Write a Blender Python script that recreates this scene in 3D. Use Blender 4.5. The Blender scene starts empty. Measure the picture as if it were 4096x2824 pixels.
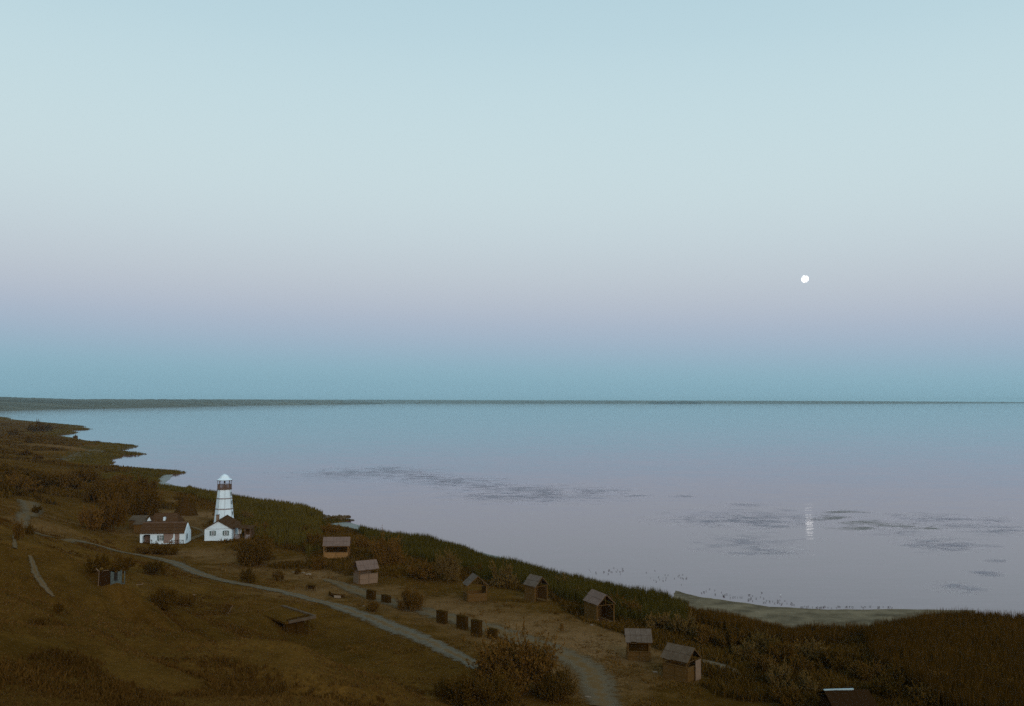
import bpy, bmesh, math, random
import numpy as np
from mathutils import Vector, Matrix

random.seed(11)
rng = np.random.default_rng(11)
SC = bpy.context.scene
COL = SC.collection

# ------------------------------------------------------------------ camera
F = 3640.0            # focal length in photo pixels (photo 4096 wide)
CZ = 33.0             # eye height above the water
TH = math.atan((1606 - 1412) / F)
cam = bpy.data.cameras.new('camera')
cam.sensor_width = 36.0
cam.lens = 36.0 * F / 4096.0
cam.clip_start = 0.5
cam.clip_end = 120000.0
camo = bpy.data.objects.new('camera', cam)
COL.objects.link(camo)
camo.location = (0, 0, CZ)
camo.rotation_euler = (math.radians(90) + TH, 0, 0)
SC.camera = camo
SC.render.resolution_x, SC.render.resolution_y = 1024, 706

# ------------------------------------------------------------------ sky
def lin(c):
    return tuple(((v / 255 / 12.92) if v / 255 <= 0.04045 else ((v / 255 + 0.055) / 1.055) ** 2.4) for v in c)

world = bpy.data.worlds.new('World')
SC.world = world
world.use_nodes = True
nt = world.node_tree
for n in list(nt.nodes):
    nt.nodes.remove(n)
tc = nt.nodes.new('ShaderNodeTexCoord')
sep = nt.nodes.new('ShaderNodeSeparateXYZ')
nt.links.new(tc.outputs['Generated'], sep.inputs[0])
asn = nt.nodes.new('ShaderNodeMath'); asn.operation = 'ARCSINE'
nt.links.new(sep.outputs['Z'], asn.inputs[0])
# the pink belt lies a little lower towards the right of the bay
azm = nt.nodes.new('ShaderNodeMath'); azm.operation = 'MULTIPLY'; azm.inputs[1].default_value = 0.018
nt.links.new(sep.outputs['X'], azm.inputs[0])
add0 = nt.nodes.new('ShaderNodeMath'); add0.operation = 'ADD'
nt.links.new(asn.outputs[0], add0.inputs[0]); nt.links.new(azm.outputs[0], add0.inputs[1])
mr = nt.nodes.new('ShaderNodeMapRange')
mr.inputs['From Min'].default_value = 0.0
mr.inputs['From Max'].default_value = math.radians(90)
nt.links.new(add0.outputs[0], mr.inputs['Value'])
pw = nt.nodes.new('ShaderNodeMath'); pw.operation = 'POWER'; pw.inputs[1].default_value = 0.5
nt.links.new(mr.outputs[0], pw.inputs[0])
ramp = nt.nodes.new('ShaderNodeValToRGB')
ramp.color_ramp.interpolation = 'B_SPLINE'
SKY = [(0.0, (128, 166, 183)), (1.0, (134, 171, 187)), (2.0, (140, 176, 192)), (3.3, (155, 178, 197)),
       (4.8, (170, 183, 201)), (6.2, (182, 191, 204)), (7.8, (190, 200, 209)), (10.0, (196, 210, 217)),
       (13.0, (200, 218, 223)), (17.0, (197, 219, 225)), (22.0, (189, 215, 224)), (32.0, (166, 199, 214)),
       (55.0, (140, 178, 200)), (90.0, (120, 160, 188))]
els = ramp.color_ramp.elements
els[0].position = 0; els[0].color = (*lin(SKY[0][1]), 1)
els[1].position = 1; els[1].color = (*lin(SKY[-1][1]), 1)
for e, c in SKY[1:-1]:
    el = els.new((e / 90.0) ** 0.5); el.color = (*lin(c), 1)
nt.links.new(pw.outputs[0], ramp.inputs[0])
bg = nt.nodes.new('ShaderNodeBackground'); bg.inputs['Strength'].default_value = 1.0
nt.links.new(ramp.outputs[0], bg.inputs['Color'])
wo = nt.nodes.new('ShaderNodeOutputWorld')
nt.links.new(bg.outputs[0], wo.inputs[0])

# ------------------------------------------------------------------ the afterglow behind the camera
sun = bpy.data.lights.new('sun', 'SUN')
sun.energy = 1.4
sun.angle = math.radians(40)
sun.color = (1.0, 0.93, 0.86)
suno = bpy.data.objects.new('sun', sun)
COL.objects.link(suno)
SUN_EL, SUN_AZ = math.radians(15), math.radians(158)      # azimuth clockwise from +Y
sd = Vector((math.sin(SUN_AZ) * math.cos(SUN_EL), math.cos(SUN_AZ) * math.cos(SUN_EL), math.sin(SUN_EL)))
suno.rotation_euler = sd.to_track_quat('Z', 'Y').to_euler()
suno.location = sd * 200

SC.view_settings.view_transform = 'Standard'
SC.view_settings.look = 'None'
SC.view_settings.exposure = 0.0
SC.view_settings.gamma = 1.0
SC.view_settings.use_curve_mapping = False
SC.cycles.use_denoising = False
SC.cycles.max_bounces = 5
SC.cycles.diffuse_bounces = 2
SC.cycles.glossy_bounces = 2
SC.cycles.transparent_max_bounces = 24
SC.cycles.volume_bounces = 0

# ------------------------------------------------------------------ helpers: photo pixel -> place
def ray(px, py):
    u = (px - 2048) / F; v = (1412 - py) / F
    return np.array([u, math.cos(TH) - v * math.sin(TH), math.sin(TH) + v * math.cos(TH)])

def P(px, py, z):
    d = ray(px, py); t = (z - CZ) / d[2]
    return np.array([0, 0, CZ]) + d * t

def PD(px, py, D):
    """point on the line of sight at ground distance D along +Y"""
    d = ray(px, py); t = D / d[1]
    return np.array([0, 0, CZ]) + d * t

# ------------------------------------------------------------------ helpers: objects
def tag(o, label=None, cat=None, group=None, kind=None):
    if label: o['label'] = label
    if cat: o['category'] = cat
    if group: o['group'] = group
    if kind: o['kind'] = kind
    return o

def thing(name, label, cat, loc=(0, 0, 0), rz=0.0, group=None):
    o = bpy.data.objects.new(name, None)
    o.empty_display_size = 0.3
    COL.objects.link(o)
    o.location = loc; o.rotation_euler = (0, 0, rz)
    return tag(o, label, cat, group)

def link(name, me, parent=None):
    o = bpy.data.objects.new(name, me); COL.objects.link(o)
    if parent is not None: o.parent = parent
    return o

def np_mesh(name, verts, faces, mat=None, smooth=False):
    """verts (n,3), faces (m,k) arrays -> mesh"""
    me = bpy.data.meshes.new(name)
    verts = np.asarray(verts, np.float32); faces = np.asarray(faces, np.int32)
    k = faces.shape[1]
    me.vertices.add(len(verts)); me.vertices.foreach_set('co', verts.ravel())
    me.loops.add(faces.size); me.loops.foreach_set('vertex_index', faces.ravel())
    me.polygons.add(len(faces))
    me.polygons.foreach_set('loop_start', np.arange(0, faces.size, k, dtype=np.int32))
    me.update(calc_edges=True)
    if smooth:
        me.polygons.foreach_set('use_smooth', np.ones(len(faces), bool))
    if mat: me.materials.append(mat)
    return me

class MB:
    def __init__(s): s.v = []; s.f = []
    def add(s, vs, fs):
        b = len(s.v); s.v += [tuple(v) for v in vs]; s.f += [tuple(i + b for i in f) for f in fs]; return s
    def box(s, x0, x1, y0, y1, z0, z1, M=None):
        vs = [Vector(c) for c in ((x0, y0, z0), (x1, y0, z0), (x1, y1, z0), (x0, y1, z0), (x0, y0, z1), (x1, y0, z1), (x1, y1, z1), (x0, y1, z1))]
        if M is not None: vs = [M @ v for v in vs]
        return s.add(vs, [(0, 3, 2, 1), (4, 5, 6, 7), (0, 1, 5, 4), (1, 2, 6, 5), (2, 3, 7, 6), (3, 0, 4, 7)])
    def bar(s, a, b, r=0.05, n=4, r2=None):
        a = Vector(a); b = Vector(b); d = (b - a).normalized()
        up = Vector((0, 0, 1)) if abs(d.z) < 0.9 else Vector((1, 0, 0))
        x = d.cross(up).normalized(); y = d.cross(x).normalized()
        r2 = r if r2 is None else r2
        vs = []
        for p, rr in ((a, r), (b, r2)):
            for i in range(n):
                t = 2 * math.pi * (i + 0.5) / n
                vs.append(p + (x * math.cos(t) + y * math.sin(t)) * rr)
        fs = [(i, (i + 1) % n, n + (i + 1) % n, n + i) for i in range(n)]
        fs += [tuple(range(n))[::-1], tuple(range(n, 2 * n))]
        return s.add(vs, fs)
    def slab(s, quad, t):
        """a quad given thickness t along its normal (downwards)"""
        q = [Vector(v) for v in quad]
        n = (q[1] - q[0]).cross(q[3] - q[0]).normalized()
        if n.z < 0: n = -n
        vs = q + [v - n * t for v in q]
        return s.add(vs, [(0, 1, 2, 3), (7, 6, 5, 4), (0, 4, 5, 1), (1, 5, 6, 2), (2, 6, 7, 3), (3, 7, 4, 0)])
    def prism(s, poly, y0, y1):
        """poly in xz extruded along y"""
        n = len(poly)
        vs = [(x, y0, z) for x, z in poly] + [(x, y1, z) for x, z in poly]
        fs = [tuple(range(n)), tuple(range(n, 2 * n))[::-1]] + [(i, n + i, n + (i + 1) % n, (i + 1) % n) for i in range(n)]
        return s.add(vs, fs)
    def lathe(s, prof, n=8, ph=0.0, cap=True):
        vs = []; fs = []
        for r, z in prof:
            for i in range(n):
                t = 2 * math.pi * i / n + ph
                vs.append((r * math.cos(t), r * math.sin(t), z))
        for k in range(len(prof) - 1):
            for i in range(n):
                fs.append((k * n + i, k * n + (i + 1) % n, (k + 1) * n + (i + 1) % n, (k + 1) * n + i))
        if cap:
            fs.append(tuple(range(n))[::-1]); fs.append(tuple(range((len(prof) - 1) * n, len(prof) * n)))
        return s.add(vs, fs)
    def mesh(s, name, mat):
        me = bpy.data.meshes.new(name); me.from_pydata(s.v, [], s.f); me.update()
        bm = bmesh.new(); bm.from_mesh(me); bmesh.ops.recalc_face_normals(bm, faces=bm.faces); bm.to_mesh(me); bm.free()
        if mat: me.materials.append(mat)
        return me
    def build(s, name, mat, parent=None):
        return link(name, s.mesh(name, mat), parent)

# ------------------------------------------------------------------ materials
def mat_new(name):
    m = bpy.data.materials.new(name); m.use_nodes = True
    t = m.node_tree
    b = t.nodes['Principled BSDF']
    return m, t, b

def noise(t, scale, detail=4, rough=0.6, vec=None, coord='Object', stretch=None):
    n = t.nodes.new('ShaderNodeTexNoise')
    n.inputs['Scale'].default_value = scale; n.inputs['Detail'].default_value = detail
    n.inputs['Roughness'].default_value = rough
    if vec is None:
        c = t.nodes.new('ShaderNodeTexCoord'); vec = c.outputs[coord]
    if stretch:
        mp = t.nodes.new('ShaderNodeMapping'); mp.inputs['Scale'].default_value = stretch
        t.links.new(vec, mp.inputs['Vector']); vec = mp.outputs[0]
    t.links.new(vec, n.inputs['Vector'])
    return n

def rampn(t, src, stops):
    r = t.nodes.new('ShaderNodeValToRGB')
    e = r.color_ramp.elements
    e[0].position = stops[0][0]; e[0].color = (*stops[0][1], 1)
    e[1].position = stops[-1][0]; e[1].color = (*stops[-1][1], 1)
    for p, c in stops[1:-1]:
        x = e.new(p); x.color = (*c, 1)
    t.links.new(src, r.inputs[0])
    return r

def mixc(t, fac, a, b, mode='MIX'):
    m = t.nodes.new('ShaderNodeMix'); m.data_type = 'RGBA'; m.blend_type = mode
    if hasattr(fac, 'links'): t.links.new(fac, m.inputs['Factor'])
    else: m.inputs['Factor'].default_value = fac
    for v, k in ((a, 'A'), (b, 'B')):
        if hasattr(v, 'links'): t.links.new(v, m.inputs[k])
        else: m.inputs[k].default_value = (*v, 1)
    # RGBA sockets are the last A/B pair
    return m

def mixcol(t, fac, a, b, mode='MIX'):
    m = t.nodes.new('ShaderNodeMix'); m.data_type = 'RGBA'; m.blend_type = mode
    A = [i for i in m.inputs if i.name == 'A' and i.type == 'RGBA'][0]
    B = [i for i in m.inputs if i.name == 'B' and i.type == 'RGBA'][0]
    f = [i for i in m.inputs if i.name == 'Factor' and i.type == 'VALUE'][0]
    if hasattr(fac, 'is_linked'): t.links.new(fac, f)
    else: f.default_value = fac
    for v, k in ((a, A), (b, B)):
        if hasattr(v, 'is_linked'): t.links.new(v, k)
        else: k.default_value = (*v, 1)
    return [o for o in m.outputs if o.type == 'RGBA'][0]

def simple(name, c, rough=0.85, var=0.25, scale=2.0, stretch=None, bump=0.0, coord='Object', spec=0.0):
    m, t, b = mat_new(name)
    n = noise(t, scale, 5, 0.65, coord=coord, stretch=stretch)
    lo = tuple(v * (1 - var) for v in c); hi = tuple(min(1, v * (1 + var)) for v in c)
    r = rampn(t, n.outputs['Fac'], [(0.3, lo), (0.7, hi)])
    t.links.new(r.outputs[0], b.inputs['Base Color'])
    b.inputs['Roughness'].default_value = rough
    b.inputs['Specular IOR Level'].default_value = spec
    if bump:
        bp = t.nodes.new('ShaderNodeBump'); bp.inputs['Strength'].default_value = bump; bp.inputs['Distance'].default_value = 0.05
        t.links.new(n.outputs['Fac'], bp.inputs['Height']); t.links.new(bp.outputs[0], b.inputs['Normal'])
    return m

M = {}
M['white'] = simple('whitewash', (0.70, 0.77, 0.80), 0.8, 0.10, 1.2, bump=0.15)
M['tower_white'] = simple('tower_whitewash', (0.74, 0.81, 0.84), 0.75, 0.10, 0.9, stretch=(1, 1, 0.25), bump=0.1)
M['dome'] = simple('white_metal', (0.80, 0.86, 0.88), 0.5, 0.06, 2.0)
M['pink'] = simple('worn_plaster', (0.25, 0.165, 0.13), 0.9, 0.25, 2.5, bump=0.2)
M['roof_brown'] = simple('brown_shingle', (0.088, 0.042, 0.019), 0.9, 0.4, 3.0, stretch=(0.6, 3, 3), bump=0.4)
M['band'] = simple('weathered_band', (0.30, 0.25, 0.24), 0.8, 0.2, 4)
M['rail_brown'] = simple('brown_stained_wood', (0.155, 0.095, 0.068), 0.8, 0.3, 5)
M['wood_pale'] = simple('grey_board', (0.225, 0.14, 0.088), 0.9, 0.3, 3.0, stretch=(6, 6, 0.7), bump=0.3)
M['wood_tan'] = simple('tan_board', (0.28, 0.14, 0.05), 0.9, 0.3, 3.0, stretch=(6, 6, 0.7), bump=0.3)
M['wood_mid'] = simple('brown_board', (0.125, 0.062, 0.018), 0.9, 0.3, 3.0, stretch=(0.8, 5, 5), bump=0.3)
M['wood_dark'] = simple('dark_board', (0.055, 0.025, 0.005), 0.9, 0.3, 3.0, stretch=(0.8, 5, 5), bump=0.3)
M['wood_red'] = simple('dark_red_board', (0.036, 0.016, 0.006), 0.9, 0.3, 3.0, stretch=(5, 5, 0.8), bump=0.3)
M['shutter'] = simple('grey_green_paint', (0.115, 0.145, 0.13), 0.6, 0.15, 6)
M['pane'] = simple('dark_glass', (0.03, 0.022, 0.016), 0.25, 0.2, 3, spec=0.5)
M['trim'] = simple('white_trim', (0.74, 0.76, 0.76), 0.6, 0.06, 4)
M['pale_blue'] = simple('pale_blue_paint', (0.10, 0.112, 0.10), 0.7, 0.45, 5)
M['stone'] = simple('grey_stone', (0.23, 0.165, 0.115), 0.9, 0.3, 3, bump=0.4)
M['stone_dark'] = simple('brown_stone', (0.11, 0.068, 0.034), 0.9, 0.35, 2, bump=0.4)
M['bark'] = simple('bark', (0.10, 0.048, 0.012), 0.95, 0.3, 4, bump=0.4)
M['reed_stack'] = simple('dry_reed', (0.058, 0.026, 0.006), 0.95, 0.4, 3, stretch=(4, 4, 0.5), bump=0.6)
M['sheet'] = simple('pale_sheet_metal', (0.42, 0.50, 0.50), 0.6, 0.1, 2)
M['bird'] = simple('dark_feather', (0.05, 0.03, 0.012), 0.8, 0.2, 8)
M['bird_white'] = simple('white_feather', (0.7, 0.7, 0.7), 0.8, 0.1, 8)

def roof_mat(name, c, c2):
    m, t, b = mat_new(name)
    n1 = noise(t, 1.1, 4, 0.6); n2 = noise(t, 5.0, 3, 0.7, stretch=(7, 0.8, 0.8))
    a = rampn(t, n1.outputs['Fac'], [(0.35, c), (0.65, c2)])
    k = rampn(t, n2.outputs['Fac'], [(0.3, (0.62, 0.62, 0.62)), (0.7, (1.2, 1.2, 1.2))])
    t.links.new(mixcol(t, 1.0, a.outputs[0], k.outputs[0], 'MULTIPLY'), b.inputs['Base Color'])
    b.inputs['Roughness'].default_value = 0.95; b.inputs['Specular IOR Level'].default_value = 0.0
    bp = t.nodes.new('ShaderNodeBump'); bp.inputs['Strength'].default_value = 0.5; bp.inputs['Distance'].default_value = 0.05
    t.links.new(n2.outputs['Fac'], bp.inputs['Height']); t.links.new(bp.outputs[0], b.inputs['Normal'])
    return m
M['roof_pink'] = roof_mat('weathered_roof_boards', (0.18, 0.112, 0.084), (0.225, 0.142, 0.108))
M['roof_grey'] = roof_mat('grey_roof_boards', (0.125, 0.086, 0.06), (0.165, 0.118, 0.088))
M['roof_dim'] = roof_mat('dim_roof_boards', (0.115, 0.072, 0.043), (0.148, 0.098, 0.064))

def leaf_mat(name, c, var=0.45, trans=0.12):
    m, t, b = mat_new(name)
    oi = t.nodes.new('ShaderNodeObjectInfo')
    n = noise(t, 0.7, 3, 0.6, coord='Object')
    at = t.nodes.new('ShaderNodeAttribute'); at.attribute_name = 'tone'
    ad = t.nodes.new('ShaderNodeMath'); ad.operation = 'ADD'
    t.links.new(n.outputs['Fac'], ad.inputs[0]); t.links.new(at.outputs['Fac'], ad.inputs[1])
    hv = t.nodes.new('ShaderNodeMath'); hv.operation = 'MULTIPLY'; hv.inputs[1].default_value = 0.5
    t.links.new(ad.outputs[0], hv.inputs[0])
    r = rampn(t, hv.outputs[0], [(0.2, tuple(v * (1 - var) for v in c)), (0.8, tuple(v * (1 + var) for v in c))])
    k = rampn(t, oi.outputs['Random'], [(0, (0.8, 0.84, 0.8)), (1, (1.2, 1.15, 1.2))])
    t.links.new(mixcol(t, 1.0, r.outputs[0], k.outputs[0], 'MULTIPLY'), b.inputs['Base Color'])
    b.inputs['Roughness'].default_value = 0.8; b.inputs['Specular IOR Level'].default_value = 0.0
    return m
M['leaf_dark'] = leaf_mat('dark_foliage', (0.100, 0.048, 0.008), 0.3)
M['leaf_brown'] = leaf_mat('brown_foliage', (0.122, 0.058, 0.011), 0.3)
M['leaf_grey'] = leaf_mat('grey_foliage', (0.135, 0.076, 0.020), 0.35)
M['reed'] = leaf_mat('reed_green', (0.086, 0.058, 0.010), 0.2)
M['reed_dark'] = leaf_mat('reed_brown', (0.098, 0.044, 0.007), 0.16)
M['hollow'] = leaf_mat('hollow_grass', (0.088, 0.040, 0.008), 0.3)  # darker colour than the open grass, for growth in the hollows
M['grass'] = leaf_mat('dry_grass', (0.116, 0.052, 0.012), 0.32)

def ground_mat():
    m, t, b = mat_new('ground')
    n1 = noise(t, 0.02, 6, 0.62); n2 = noise(t, 0.35, 5, 0.7); n3 = noise(t, 3.0, 4, 0.75)
    c1 = rampn(t, n1.outputs['Fac'], [(0.34, (0.086, 0.038, 0.006)), (0.5, (0.115, 0.051, 0.009)), (0.66, (0.148, 0.066, 0.013))])
    c2 = rampn(t, n2.outputs['Fac'], [(0.28, (0.62, 0.60, 0.55)), (0.52, (1, 1, 1)), (0.75, (1.3, 1.28, 1.25))])
    c3 = rampn(t, n3.outputs['Fac'], [(0.3, (0.78, 0.78, 0.78)), (0.7, (1.2, 1.2, 1.2))])
    a = mixcol(t, 1.0, c1.outputs[0], c2.outputs[0], 'MULTIPLY')
    a = mixcol(t, 1.0, a, c3.outputs[0], 'MULTIPLY')
    at = t.nodes.new('ShaderNodeAttribute'); at.attribute_name = 'soil'
    ad = t.nodes.new('ShaderNodeMath'); ad.operation = 'MULTIPLY_ADD'; ad.inputs[1].default_value = 0.9; ad.inputs[2].default_value = -0.45
    t.links.new(n2.outputs['Fac'], ad.inputs[0])
    sm = t.nodes.new('ShaderNodeMath'); sm.operation = 'ADD'
    t.links.new(at.outputs['Fac'], sm.inputs[0]); t.links.new(ad.outputs[0], sm.inputs[1])
    fr = rampn(t, sm.outputs[0], [(0.25, (0, 0, 0)), (0.85, (1, 1, 1))])
    soil = rampn(t, n3.outputs['Fac'], [(0.3, (0.19, 0.092, 0.032)), (0.7, (0.255, 0.13, 0.054))])
    t.links.new(mixcol(t, fr.outputs[0], a, soil.outputs[0]), b.inputs['Base Color'])
    b.inputs['Roughness'].default_value = 0.95; b.inputs['Specular IOR Level'].default_value = 0.0
    bp = t.nodes.new('ShaderNodeBump'); bp.inputs['Strength'].default_value = 0.8; bp.inputs['Distance'].default_value = 0.25
    t.links.new(n3.outputs['Fac'], bp.inputs['Height']); t.links.new(bp.outputs[0], b.inputs['Normal'])
    return m
M['ground'] = ground_mat()

def road_mat(name, lo, hi):
    """gravel with a ragged verge: the 'across' attribute runs -1..1 over the width"""
    m, t, b = mat_new(name)
    at = t.nodes.new('ShaderNodeAttribute'); at.attribute_name = 'across'
    ab = t.nodes.new('ShaderNodeMath'); ab.operation = 'ABSOLUTE'; t.links.new(at.outputs['Fac'], ab.inputs[0])
    n2 = noise(t, 0.9, 7, 0.72); n3 = noise(t, 5, 4, 0.75)
    nn = t.nodes.new('ShaderNodeMath'); nn.operation = 'MULTIPLY_ADD'; nn.inputs[1].default_value = 2.0; nn.inputs[2].default_value = -1.0
    t.links.new(n2.outputs['Fac'], nn.inputs[0])
    ad = t.nodes.new('ShaderNodeMath'); ad.operation = 'ADD'
    t.links.new(ab.outputs[0], ad.inputs[0]); t.links.new(nn.outputs[0], ad.inputs[1])
    f = rampn(t, ad.outputs[0], [(0.02, (0.75, 0.75, 0.75)), (0.22, (0.35, 0.35, 0.35)), (0.38, (0, 0, 0)), (0.6, (0.1, 0.1, 0.1)), (0.9, (1, 1, 1))])
    g = rampn(t, n3.outputs['Fac'], [(0.3, lo), (0.7, hi)])
    gr = rampn(t, n2.outputs['Fac'], [(0.3, (0.135, 0.064, 0.016)), (0.7, (0.195, 0.10, 0.036))])
    t.links.new(mixcol(t, f.outputs[0], g.outputs[0], gr.outputs[0]), b.inputs['Base Color'])
    al = rampn(t, ad.outputs[0], [(0.3, (1, 1, 1)), (0.62, (.75, .75, .75)), (1.0, (0, 0, 0))])
    t.links.new(al.outputs[0], b.inputs['Alpha'])
    b.inputs['Roughness'].default_value = 0.95; b.inputs['Specular IOR Level'].default_value = 0.0
    return m
M['gravel'] = road_mat('gravel', (0.125, 0.095, 0.062), (0.185, 0.147, 0.105))
M['gravel_warm'] = road_mat('gravel_warm', (0.125, 0.082, 0.044), (0.18, 0.125, 0.076))

def water_mat():
    m, t, b = mat_new('water')
    b.inputs['Base Color'].default_value = (0.138, 0.058, 0.082, 1)
    b.inputs['Roughness'].default_value = 0.045
    b.inputs['IOR'].default_value = 1.333
    b.inputs['Specular IOR Level'].default_value = 0.5
    c = t.nodes.new('ShaderNodeTexCoord')
    acc = None
    for sc, st, ax, ay in ((1.0, (0.12, 0.75, 1), 0.0036, 0.0145), (1.0, (0.01, 0.045, 1), 0.0008, 0.0045)):
        n = noise(t, sc, 3, 0.6, vec=c.outputs['Object'], stretch=st)
        s = t.nodes.new('ShaderNodeVectorMath'); s.operation = 'SUBTRACT'; s.inputs[1].default_value = (0.5, 0.5, 0.5)
        t.links.new(n.outputs['Color'], s.inputs[0])
        k = t.nodes.new('ShaderNodeVectorMath'); k.operation = 'MULTIPLY'; k.inputs[1].default_value = (ax * 4, ay * 4, 0)
        t.links.new(s.outputs[0], k.inputs[0])
        if acc is None: acc = k.outputs[0]
        else:
            a = t.nodes.new('ShaderNodeVectorMath'); a.operation = 'ADD'
            t.links.new(acc, a.inputs[0]); t.links.new(k.outputs[0], a.inputs[1]); acc = a.outputs[0]
    a = t.nodes.new('ShaderNodeVectorMath'); a.operation = 'ADD'; a.inputs[1].default_value = (0, 0, 1)
    t.links.new(acc, a.inputs[0])
    nr = t.nodes.new('ShaderNodeVectorMath'); nr.operation = 'NORMALIZE'
    t.links.new(a.outputs[0], nr.inputs[0]); t.links.new(nr.outputs[0], b.inputs['Normal'])
    return m
M['water'] = water_mat()

def patch_mat(name, c, alpha, rough=0.7, scale=0.16, stretch=(0.13, 0.2, 1)):
    """ragged film lying on the water: noise decides where it is, thinning towards the rim"""
    m, t, b = mat_new(name)
    n = noise(t, scale * 6, 9, 0.74, stretch=stretch)
    b.inputs['Base Color'].default_value = (*c, 1)
    b.inputs['Roughness'].default_value = rough; b.inputs['Specular IOR Level'].default_value = 0.3
    at = t.nodes.new('ShaderNodeAttribute'); at.attribute_name = 'rim'
    sb = t.nodes.new('ShaderNodeMath'); sb.operation = 'MULTIPLY_ADD'; sb.inputs[1].default_value = -0.2
    t.links.new(at.outputs['Fac'], sb.inputs[0]); t.links.new(n.outputs['Fac'], sb.inputs[2])
    f = rampn(t, sb.outputs[0], [(0.36, (0, 0, 0)), (0.56, (alpha, alpha, alpha))])
    t.links.new(f.outputs[0], b.inputs['Alpha'])
    return m
M['weed'] = patch_mat('floating_weed', (0.44, 0.375, 0.41), 0.30)
M['weed_dark'] = patch_mat('floating_weed_dark', (0.28, 0.235, 0.19), 0.5)
M['mud'] = simple('wet_mud', (0.175, 0.125, 0.075), 0.9, 0.5, 0.5, stretch=(0.5, 0.6, 1), bump=0.2, spec=0.0)
M['shallow'] = simple('shallow_sand', (0.15, 0.135, 0.10), 0.5, 0.15, 0.3, spec=0.4)
M['far'] = simple('far_land', (0.13, 0.108, 0.07), 0.95, 0.6, 0.0016, stretch=(0.6, 1.6, 1), spec=0.0)
M['far_tree'] = simple('far_wood', (0.045, 0.032, 0.012), 0.95, 0.3, 0.02, spec=0.0)

m, t, b = mat_new('moon_glow')
for n in list(t.nodes):
    if n.type != 'OUTPUT_MATERIAL': t.nodes.remove(n)
em = t.nodes.new('ShaderNodeEmission'); nn = noise(t, 0.008, 4, 0.6)
rr = rampn(t, nn.outputs['Fac'], [(0.42, (0.22, 0.224, 0.228)), (0.58, (1.0, 1.0, 1.0))])
t.links.new(rr.outputs[0], em.inputs['Color']); em.inputs['Strength'].default_value = 3.4
t.links.new(em.outputs[0], [n for n in t.nodes if n.type == 'OUTPUT_MATERIAL'][0].inputs['Surface'])
M['moon'] = m

# ------------------------------------------------------------------ terrain heights
def wp(*pts):
    return [P(p[0], p[1], p[2] * (.35 if p[0] < 760 else 1))[:2] for p in pts]
COAST = [(-5200., 3000.), (-1900., 2650.)]
COAST += [tuple(p) for p in wp((0, 1667, 1.5), (35, 1672, 1.5), (32, 1678, 0), (120, 1686, 1.5), (200, 1692, 1.5), (330, 1703, 1.5), (335, 1708, 0),
    (300, 1711, .5), (358, 1714, 1), (350, 1719, 0), (270, 1722, 0), (305, 1728, 1), (290, 1734, 0), (220, 1742, 0), (215, 1747, 0), (290, 1751, 1),
    (330, 1762, 1), (390, 1770, 1), (450, 1774, 1), (545, 1781, 1.5), (540, 1787, 0), (500, 1797, 0), (470, 1806, 0), (575, 1812, 1.5), (573, 1819, 0),
    (480, 1822, 0), (485, 1828, 0), (430, 1840, 0), (450, 1848, 0), (435, 1862, 0), (520, 1873, 2), (650, 1877, 2), (735, 1884, 1.5), (725, 1893, 0),
    (650, 1900, 0), (625, 1920, 0), (635, 1944, 0), (690, 1948, .5), (730, 1947, 2), (860, 1956, 2.2), (930, 1966, 2.2), (1000, 1982, 2.2),
    (1075, 1996, 2.2), (1070, 2003, 1), (1220, 2010, 2.2), (1225, 2020, 1), (1190, 2028, 0), (1300, 2035, 2.2), (1340, 2048, 2), (1300, 2068, 0),
    (1395, 2073, .4), (1400, 2083, 0), (1330, 2093, 0), (1310, 2102, 0), (1360, 2108, 0), (1440, 2112, 1), (1560, 2117, 2.3), (1700, 2127, 2.3),
    (1755, 2140, 2.3), (1845, 2165, 2.3), (1848, 2180, 1.5), (1950, 2205, 2.3), (2100, 2232, 2.3), (2250, 2275, 2.3), (2400, 2302, 2.3),
    (2560, 2338, 2.3), (2660, 2348, 2.3), (2715, 2370, 2.3), (2728, 2385, 1.5), (2710, 2410, .5), (2750, 2425, 1.5), (2870, 2425, 2), (2990, 2447, 2),
    (3180, 2485, 2.3), (3200, 2505, 1), (3330, 2512, 1), (3420, 2505, 1), (3460, 2475, 2.3), (3560, 2462, 2.3), (3700, 2440, 2.3), (3800, 2428, 2.5),
    (3950, 2428, 2.5), (4096, 2440, 2.5), (4500, 2470, 2.5))]
COAST += [(200., 112.), (600., 60.), (3000., -900.), (3000., -6000.), (-6000., -6000.), (-6000., 3000.)]
CP = np.array(COAST)

def coast_sd(x, y):
    """signed distance to the waterline, positive on land"""
    x = np.asarray(x, float).ravel(); y = np.asarray(y, float).ravel()
    out = np.empty(len(x))
    A = CP; B = np.roll(CP, -1, 0)
    for i in range(0, len(x), 40000):
        px = x[i:i + 40000, None]; py = y[i:i + 40000, None]
        dx = (B - A)[:, 0]; dy = (B - A)[:, 1]
        tt = np.clip(((px - A[:, 0]) * dx + (py - A[:, 1]) * dy) / (dx * dx + dy * dy), 0, 1)
        d = np.sqrt(((px - A[:, 0] - tt * dx) ** 2 + (py - A[:, 1] - tt * dy) ** 2).min(1))
        c = ((A[:, 1] > py) != (B[:, 1] > py)) & (px < dx * (py - A[:, 1]) / np.where(dy == 0, 1e-9, dy) + A[:, 0])
        inside = c.sum(1) % 2 == 1
        out[i:i + 40000] = np.where(inside, d, -d)
    return out

CTRL = []
def cz(px, py, z): p = P(px, py, z); CTRL.append((p[0], p[1], z))
def cd(px, py, D): p = PD(px, py, D); CTRL.append((p[0], p[1], p[2]))
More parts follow.
